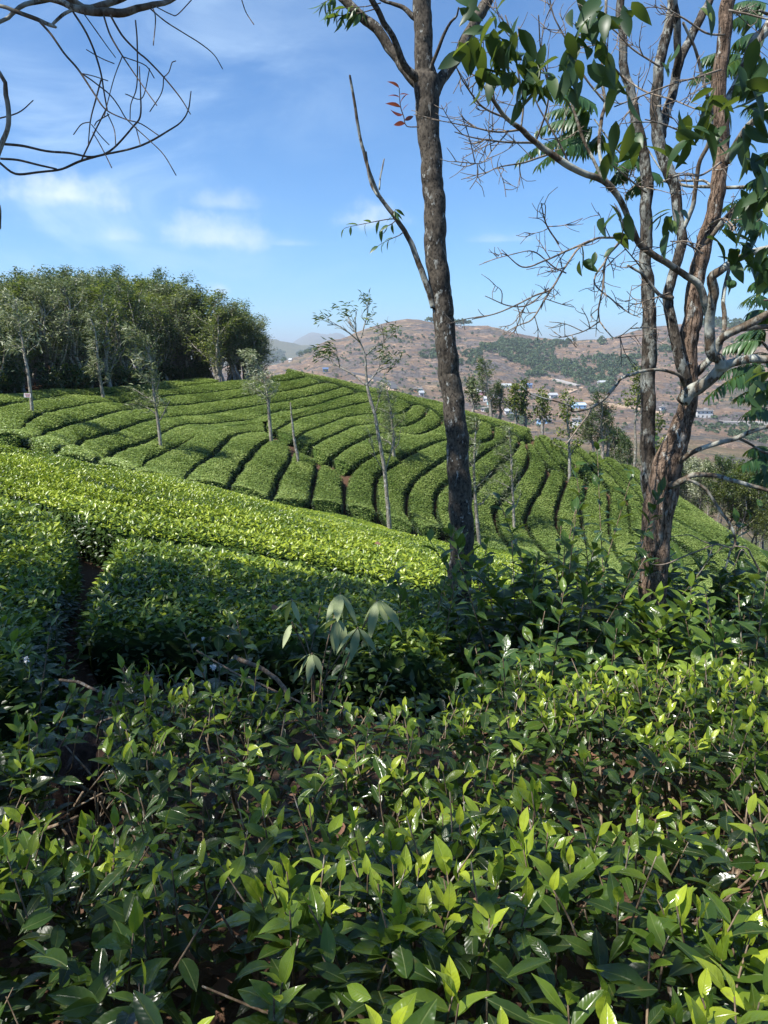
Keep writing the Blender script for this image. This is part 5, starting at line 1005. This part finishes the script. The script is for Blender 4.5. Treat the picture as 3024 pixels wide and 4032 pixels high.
om = MB(); om.add(*leaf_group(rg, P-OB, D, .19, .42, 2, np.clip(rg.normal(.4, .15, n), 0, 1))); om.build('crown', M['bigleaf'], ot)
om = MB(); c0 = np.array([.3, .1, 5.0])
for q in P[rg.choice(n, 46, replace=False)]-OB:
    st = np.array([.25, .1, rg.uniform(2.8, 6.5)]); m = (st+q)/2+[0, 0, .35]; om.add(*tube(crom(np.array([[*st, .045], [*m, .028], [*q, .008]]), .2), 6, .05))
om.build('limbs', M['bark_brown'], ot)
# ------------------------------------------------------------------ hedges close by
tea_row(C3['H2a'], C3['H2b'], 'shaded flat-topped tea hedge crossing behind the path, dark stems on its front', 'hedges beside the path', 180, gap=.04, bright=-.06, mat_=M['tea'], dens=1.15)
tea_row(C3['La'], C3['Lb'], 'tea hedge left of the dark narrow path', 'hedges beside the path', 181, gap=.04, bright=-.02, mat_=M['tea'], dens=1.1)
def shoots(P, rg, hgt, nl, L, tint, tilt=.30, stem=None, nq=7, elev=(-4, 70), ratio=.39, pairs=False, start=.35, topt=.55):
    """leafy shoots rooted at P: thin stems with leaves winding up them, youngest at the tip"""
    lf = MB(); st = MB(); Q = []; A = []; Ls = []; Ts = []
    for i, p in enumerate(P):
        h = hgt*rg.uniform(.6, 1.25); d = norm(np.array([rg.normal(0, tilt), rg.normal(0, tilt), 1])); b = rg.normal(0, .12, 3)*h
        C = crom(np.array([[*p, .0028], [*(p+d*h*.5+b*.4), .0022], [*(p+d*h+b), .0013]]), h/6); C[:, 3] *= min(1.8, max(1, h/.28)); st.add(*tube(C, 4)); k = max(3, int(nl*rg.uniform(.7, 1.3))); a0 = rg.random()*6.28; big = rg.uniform(.75, 1.2); tb = rg.normal(0, .13)
        for j in range(k):
            f = start+(1-start)*j/(k-1); q = np.array([np.interp(f*(len(C)-1), np.arange(len(C)), C[:, c]) for c in range(3)]); az = a0+(j*2.4 if not pairs else (j//2)*1.57+(j % 2)*3.14); e = math.radians(np.interp(f, [start, 1], elev)+rg.normal(0, 18))
            Q.append(q); A.append(np.array([math.cos(az)*math.cos(e), math.sin(az)*math.cos(e), math.sin(e)])); Ls.append(L*big*(1.15-.5*max(0, f-.55)/.45)*rg.uniform(.75, 1.2)); Ts.append(tint-.34+tb+topt*1.45*((f-start)/(1-start))**1.5+rg.normal(0, .08))
    Q = np.array(Q); A = np.array(A); Ls = np.array(Ls); n = len(Q)
    V, Fl, uv = leafset(Q, A, rg.normal(0, .22, (n, 3))+[0, 0, 1], Ls, Ls*ratio*rg.uniform(.85, 1.2, n), nq, rg.uniform(.02, .42, n), rg.uniform(.15, .6, n), .9, .08, rg)
    lf.add(V, Fl, rep(np.clip(np.array(Ts), 0, 1), V, n), uv); return lf, st
def near_bush(label, seed, test, top, ns, nf, hgt=.17, L=.088, tint=.60, box_=(-2.6, 2.8, .3, 3.3), dark=.16, stems=60):
    rg = np.random.default_rng(seed); loc = None
    A = rg.uniform(box_[0], box_[1], ns*40), rg.uniform(box_[2], box_[3], ns*40); k = test(*A) & (fbm(A[0]*3.2, A[1]*3.2, 2, seed % 50) > rg.uniform(-.45, .10, ns*40)); X, Y = A[0][k][:ns], A[1][k][:ns]
    Z = top(X, Y); P = np.stack([X, Y, Z-hgt*.9], 1); r = empty('tea_bush', (float(X.mean()), float(Y.mean()), float(GROUND(X.mean(), Y.mean()))), label, 'tea bush', 'tea bushes in the foreground'); loc = np.array(r.location)
    lf, st = shoots(P-loc, rg, hgt, 5.5, L, tint)
    A = rg.uniform(box_[0], box_[1], nf*40), rg.uniform(box_[2], box_[3], nf*40); k = test(*A); X, Y = A[0][k][:nf], A[1][k][:nf]; n = len(X)
    dz = rg.random(n)**1.3*.42+.03; Z = top(X, Y)-dz; az = rg.random(n)*6.28; e = np.radians(rg.uniform(-35, 35, n)); D = np.stack([np.cos(az)*np.cos(e), np.sin(az)*np.cos(e), np.sin(e)], 1); Ll = L*rg.uniform(.6, 1.15, n)
    V, Fl, uv = leafset(np.stack([X, Y, Z], 1)-loc, D, rg.normal(0, .4, (n, 3))+[0, 0, .9], Ll, Ll*rg.uniform(.36, .48, n), 5, rg.uniform(.05, .4, n), .3, .9, .03, rg)
    lf.add(V, Fl, rep(np.clip(rg.normal(dark, .13, n)+.25*(rg.random(n) < .12), 0, 1), V, n), uv); lf.build('foliage', M['tea_near'], r)
    for i in range(stems):
        j = rg.integers(0, n); q = np.array([X[j], Y[j], top(X[j:j+1], Y[j:j+1])[0]-rg.uniform(.05, .2)]); b = np.array([q[0]+rg.normal(0, .16), q[1]+rg.normal(0, .16), float(GROUND(q[0], q[1]))-.03]); m = (q+b)/2+rg.normal(0, .05, 3); rr = rg.uniform(.004, .009)
        st.add(*tube(crom(np.array([[*(b-loc), rr*1.4], [*(m-loc), rr], [*(q-loc), rr*.5]]), .05), 5, .1))
        for _ in range(2):
            e = q+np.array([rg.normal(0, .09), rg.normal(0, .09), rg.uniform(0, .10)]); st.add(*tube(np.array([[*(m-loc), rr*.6], [*((m+e)/2-loc+rg.normal(0, .02, 3)), rr*.45], [*(e-loc), rr*.25]]), 4))
    st.build('stems', M['stem'], r); return r
HOLE = [(720,3560),(900,3470),(1000,3700),(1070,4032),(1090,4400),(690,4400),(650,3900)]
LEFTG = [(-900,2470),(300,2560),(480,2690),(440,3090),(260,3100),(200,2960),(-900,2820)]
def px_of(x, y): u, v, d = project(np.stack([x, y, LAND(x, y)-.10], 1)); return u, v
def edge(x): return 1.72+.10*np.sin(x*2.1)+.05*np.sin(x*5+1)
def inB(x, y): u, v = px_of(x, y); return ~inpoly(u, v, HOLE) & ~inpoly(u, v, LEFTG)
def tA(x, y): u, v = px_of(x, y); return inB(x, y) & (u < 900+(v-3000)*.02) & (v > 2960) & (y < edge(x)+.1)
def tB1(x, y): u, v = px_of(x, y); return inB(x, y) & ~((u < 900+(v-3000)*.02) & (v > 2960)) & (y < edge(x)-.05)
def tB2(x, y): u, v = px_of(x, y); return inB(x, y) & (y > edge(x)+.06) & ~tD(x, y) & (y < 2.75+.08*np.sin(x*3)+.28*np.clip(x, 0, 1.5)) & (u > 430)
def tD(x, y): u, v = px_of(x, y); return inB(x, y) & (u < 620) & (v > 2700) & (v < 3120) & ((u-320)**2+(v-2880)**2 > 165**2)
def tF(x, y): u, v = px_of(x, y); return (y > 3.0) & (y < 3.9) & (x > .1)
def topz(x, y): return LAND(x, y)+.035+.06*fbm(x*2.2, y*2.2, 3, 9)-.16*np.exp(-((y-edge(x))/.14)**2)
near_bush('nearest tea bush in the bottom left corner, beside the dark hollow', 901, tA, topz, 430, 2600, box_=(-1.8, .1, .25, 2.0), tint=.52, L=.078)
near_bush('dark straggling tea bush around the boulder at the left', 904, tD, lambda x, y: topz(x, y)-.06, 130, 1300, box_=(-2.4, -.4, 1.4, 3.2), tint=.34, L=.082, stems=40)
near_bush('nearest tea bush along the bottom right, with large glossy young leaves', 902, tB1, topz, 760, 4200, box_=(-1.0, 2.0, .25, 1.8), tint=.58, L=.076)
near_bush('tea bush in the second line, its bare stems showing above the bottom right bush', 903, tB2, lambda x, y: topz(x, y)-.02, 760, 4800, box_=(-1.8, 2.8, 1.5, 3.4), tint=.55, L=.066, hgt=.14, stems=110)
# tall unpruned shoots round the two trunks
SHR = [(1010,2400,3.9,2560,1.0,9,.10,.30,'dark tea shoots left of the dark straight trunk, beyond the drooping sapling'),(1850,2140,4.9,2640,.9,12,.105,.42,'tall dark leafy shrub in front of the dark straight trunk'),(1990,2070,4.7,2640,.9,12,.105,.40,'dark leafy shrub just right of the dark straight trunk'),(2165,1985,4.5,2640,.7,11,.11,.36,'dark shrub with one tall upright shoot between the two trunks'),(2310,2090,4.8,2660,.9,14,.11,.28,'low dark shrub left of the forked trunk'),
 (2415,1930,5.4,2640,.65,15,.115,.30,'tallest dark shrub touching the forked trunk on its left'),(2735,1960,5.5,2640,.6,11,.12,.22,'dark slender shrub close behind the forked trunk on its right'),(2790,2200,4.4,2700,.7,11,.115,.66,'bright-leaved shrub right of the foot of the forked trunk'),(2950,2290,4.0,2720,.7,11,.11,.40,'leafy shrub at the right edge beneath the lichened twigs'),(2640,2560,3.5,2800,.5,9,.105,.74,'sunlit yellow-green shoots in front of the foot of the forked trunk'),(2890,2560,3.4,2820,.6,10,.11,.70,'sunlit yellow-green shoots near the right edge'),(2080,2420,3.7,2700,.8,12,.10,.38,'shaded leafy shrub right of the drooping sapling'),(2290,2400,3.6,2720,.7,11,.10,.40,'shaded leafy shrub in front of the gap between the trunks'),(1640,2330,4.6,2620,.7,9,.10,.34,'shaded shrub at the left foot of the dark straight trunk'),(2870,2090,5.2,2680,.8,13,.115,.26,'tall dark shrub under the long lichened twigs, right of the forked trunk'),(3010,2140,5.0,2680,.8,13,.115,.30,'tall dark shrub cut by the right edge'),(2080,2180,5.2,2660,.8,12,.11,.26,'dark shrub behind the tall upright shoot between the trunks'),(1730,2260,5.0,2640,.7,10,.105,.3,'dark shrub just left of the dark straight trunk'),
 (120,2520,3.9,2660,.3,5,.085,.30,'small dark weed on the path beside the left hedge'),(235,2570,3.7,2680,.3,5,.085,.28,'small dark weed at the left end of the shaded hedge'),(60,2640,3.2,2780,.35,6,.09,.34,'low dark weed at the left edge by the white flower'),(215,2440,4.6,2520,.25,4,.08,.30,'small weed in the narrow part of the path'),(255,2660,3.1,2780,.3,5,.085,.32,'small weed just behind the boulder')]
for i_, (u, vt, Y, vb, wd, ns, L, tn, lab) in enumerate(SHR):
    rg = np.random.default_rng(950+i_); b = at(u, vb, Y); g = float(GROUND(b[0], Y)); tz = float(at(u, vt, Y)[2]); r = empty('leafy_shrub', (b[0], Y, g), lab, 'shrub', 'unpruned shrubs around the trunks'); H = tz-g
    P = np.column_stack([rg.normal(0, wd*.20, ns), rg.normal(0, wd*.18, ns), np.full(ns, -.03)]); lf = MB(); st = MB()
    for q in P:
        hh = H*rg.uniform(.62, 1.0); a, s2 = shoots(q[None], rg, hh/1.0, max(10, 25*hh), L*1.42, tn+(.30 if tn > .6 else .16), .34, nq=5, elev=(-8, 50), ratio=.42, start=.22, topt=.22); lf.V += a.V; lf.T += a.T; lf.UV += a.UV; lf.M += a.M; lf.Fc += [f+lf.n for f in a.Fc]; lf.n += a.n; st.V += s2.V; st.T += s2.T; st.UV += s2.UV; st.M += s2.M; st.Fc += [f+st.n for f in s2.Fc]; st.n += s2.n  # sunlit look of the brighter shrubs is put into their leaf tint
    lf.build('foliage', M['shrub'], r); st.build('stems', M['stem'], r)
# drooping sapling
rg = np.random.default_rng(31); sr = at(1240, 2660, 3.75); g = float(GROUND(sr[0], sr[1])); sp = empty('drooping_sapling', (sr[0], sr[1], g), 'sapling with whorls of long limp pale green leaves', 'sapling'); SB = np.array(sp.location); lf = MB(); st = MB()
for (u, v, n, L, uu) in ((1341,2335,8,.18,1310),(1487,2360,10,.20,1400),(1331,2432,7,.17,1300),(1229,2572,7,.16,1240),(1148,2360,5,.12,1150),(1410,2470,7,.16,1350),(1150,2450,4,.12,1145)):
    c = at(u, v, 3.7+rg.uniform(-.12, .12)); b = np.array([sr[0]+.012*rg.normal(), sr[1]+.012*rg.normal(), g]); st.add(*tube(crom(np.array([[*(b-SB), .007], [*((b+c)/2-SB+rg.normal(0, .03, 3)), .004], [*(c-SB), .004]]), .05), 6)); az = np.arange(n)*6.28/n+rg.normal(0, .2, n); e = np.radians(rg.uniform(-75, -22, n))
    D = np.stack([np.cos(az)*np.cos(e), np.sin(az)*np.cos(e), np.sin(e)], 1); lf.add(*leaf_group(rg, np.repeat((c-SB)[None], n, 0)+D*.01, D, L, .27, 6, np.clip(rg.normal(.6, .2, n), 0, 1), (.02, .25), .25, np.stack([np.cos(az), np.sin(az), np.full(n, .5)], 1)))
lf.build('leaves', M['droop'], sp); st.build('stems', M['stem'], sp)
# cut branch lying against the hedge, and thinner sticks
def lying(px, Y0, Y1, label, seed, name='fallen_branch'):
    P, g = branch(px, Y0, Y1, 9, .02, .1, seed); o = P[0, :3].copy(); return tag(MB().add(g[0]-o, g[1], g[2]).build(name, M['stem']), label, 'branch', 'cut branches lying by the path'), o
for px, y0, y1, l, s in (([(925,2585,17),(960,2604,18),(1030,2632,18),(1085,2672,17),(1120,2715,17),(1140,2760,15)], 3.7, 3.2, 'thick cut branch leaning on the hedge beside the path', 1), ([(775,2562,6),(850,2605,7),(930,2652,8),(1040,2700,8),(1180,2765,9)], 3.75, 3.1, 'long thin stick lying below the thick cut branch', 2), ([(235,2678,10),(310,2688,12),(350,2706,11),(430,2738,10)], 3.0, 2.8, 'short broken stick by the brown boulder', 3)):
    o, p0 = lying(px, y0, y1, l, s); o.location = p0
# boulder
bv = at(325, 2850, 2.7); bv[2] = float(GROUND(bv[0], bv[1]))+.13; rg = np.random.default_rng(2); n1, n2 = 26, 16; th = np.linspace(0, 2*pi, n1, endpoint=False); ph = np.linspace(.02, pi-.02, n2); T_, Pp = np.meshgrid(th, ph); X = np.stack([np.sin(Pp)*np.cos(T_), np.sin(Pp)*np.sin(T_), np.cos(Pp)], -1)
rr = 1+.35*fbm(X[..., 0]*2+5, X[..., 1]*2+X[..., 2]*2, 3, 6)+.12*fbm(X[..., 0]*7, X[..., 2]*7+X[..., 1]*3, 3, 8); V = (X*rr[..., None]*[.135, .13, .19]).reshape(-1, 3); i = np.arange(n2-1)[:, None]*n1; j = np.arange(n1)[None]; j2 = (j+1) % n1
M['boulder'] = bark_mat('brown weathered rock', (.022, .014, .011), (.095, .058, .045), (.20, .17, .15), .5, .7, 1.0, 1.0)
bo = tag(MB().add(V, np.stack([i+j, i+n1+j, i+n1+j2, i+j2], -1).reshape(-1, 4)).build('boulder', M['boulder']), 'reddish-brown rough boulder beside the path at the left', 'rock'); bo.location = bv
# white flowers
M['petal'] = plain('white petals', (.80, .80, .78), .6); M['greenstem'] = plain('green flower stem', (.10, .17, .05), .6)
for (u, v, vb, Y, R, l) in ((105,2598,2680,3.2,.016,'single white flower head left of the boulder'), (838,2628,2720,3.3,.017,'fluffy white seed head on a thin stalk by the thick cut branch'), (800,2515,2700,3.35,.010,'small nodding pale flower bud above the fluffy seed head')):
    c = at(u, v, Y); b = at(u+8, vb, Y); r = empty('flower', b, l, 'flower'); h = c-b
    MB().add(*tube(crom(np.array([[0, 0, 0, .0025], [*(h*.5+[.01, 0, 0]), .002], [*h, .0016]]), .03), 5)).build('stem', M['greenstem'], r); n = 46; rg = np.random.default_rng(int(u)); d = norm(rg.normal(size=(n, 3))+[0, 0, .5])
    V, Fl, uv = leafset(np.repeat(h[None], n, 0), d, rg.normal(size=(n, 3)), R*1.1, R*.32, 2, .1, .1); MB().add(V, Fl, .5, uv).build('head', M['petal'], r)
# dead leaves caught on the bushes
DL = [(380,2995,2.5,'crumpled pink-brown dead leaf lying on the second tea bush'),(700,2905,2.6,'large orange-brown dead leaf on top of the second tea bush'),(1330,3300,1.75,'small dead leaf caught in the front bush at centre'),(1070,2403,4.3,'dull pink dead leaf hanging by the drooping sapling'),(1870,3600,1.35,'brown dead leaf low among the bottom right leaves'),(1475,2140,7.6,'orange dead leaf lying on the sunlit hedge'),(2440,3060,2.3,'dead leaf under the shoots at the right'),(880,3750,1.5,'brown dead leaf lying in the dark hollow'),(960,3860,1.45,'curled dead leaf deeper in the dark hollow'),(1770,3230,1.9,'pale dead leaf in the middle of the second bush')]
for i_, (u, v, Y, l) in enumerate(DL):
    rg = np.random.default_rng(i_+400); c = at(u, v, Y); a = rg.random()*6.28; V, Fl, uv = leafset(np.zeros((1, 3)), np.array([[math.cos(a), math.sin(a), .25]]), np.array([[.2, -.6, .8]]), .085, .042, 5, .35, .6); o = tag(MB().add(V, Fl, rg.uniform(.3, 1), uv).build('dead_leaf', M['deadleaf']), l, 'leaf', 'dead brown leaves'); o.location = c
# leaf litter on the path and in the hollow
rg = np.random.default_rng(15); n = 6500; X = rg.uniform(-3.2, 2.5, n); Y = rg.uniform(.3, 6.5, n); P = np.stack([X, Y, gz(X, Y)+.012], 1); az = rg.random(n)*6.28; L = rg.uniform(.03, .08, n)
V, Fl, uv = leafset(P, np.stack([np.cos(az), np.sin(az), rg.normal(.05, .15, n)], 1), rg.normal(0, .25, (n, 3))+[0, 0, 1], L, L*.5, 2, .1, .3)
tag(MB().add(V, Fl, rep(rg.random(n), V, n), uv).build('leaf_litter', M['deadleaf']), 'dry brown leaf litter on the path between the hedges', 'litter', kind='stuff')
# ------------------------------------------------------------------ haze over the valley
hm = bpy.data.materials.new('valley haze'); hm.use_nodes = True; h_ = NT(hm.node_tree); h_.n.clear(); ho = h_.node('ShaderNodeOutputMaterial'); hv = h_.node('ShaderNodeVolumePrincipled')
hv.inputs['Color'].default_value = (.82, .90, 1.0, 1); hv.inputs['Density'].default_value = HAZE; hv.inputs['Anisotropy'].default_value = .2; h_.l.new(hv.outputs[0], ho.inputs['Volume'])
zlo = min(float(ZG.min()), -60)-1; zhi = max(float(ZG.max()), 60)+12
hz = tag(MB().add(*box(-22000, 22000, -60, 15100, zlo, zhi)).build('haze', hm, None, False), 'pale blue haze filling the valley and veiling the far hills', 'haze', kind='stuff')
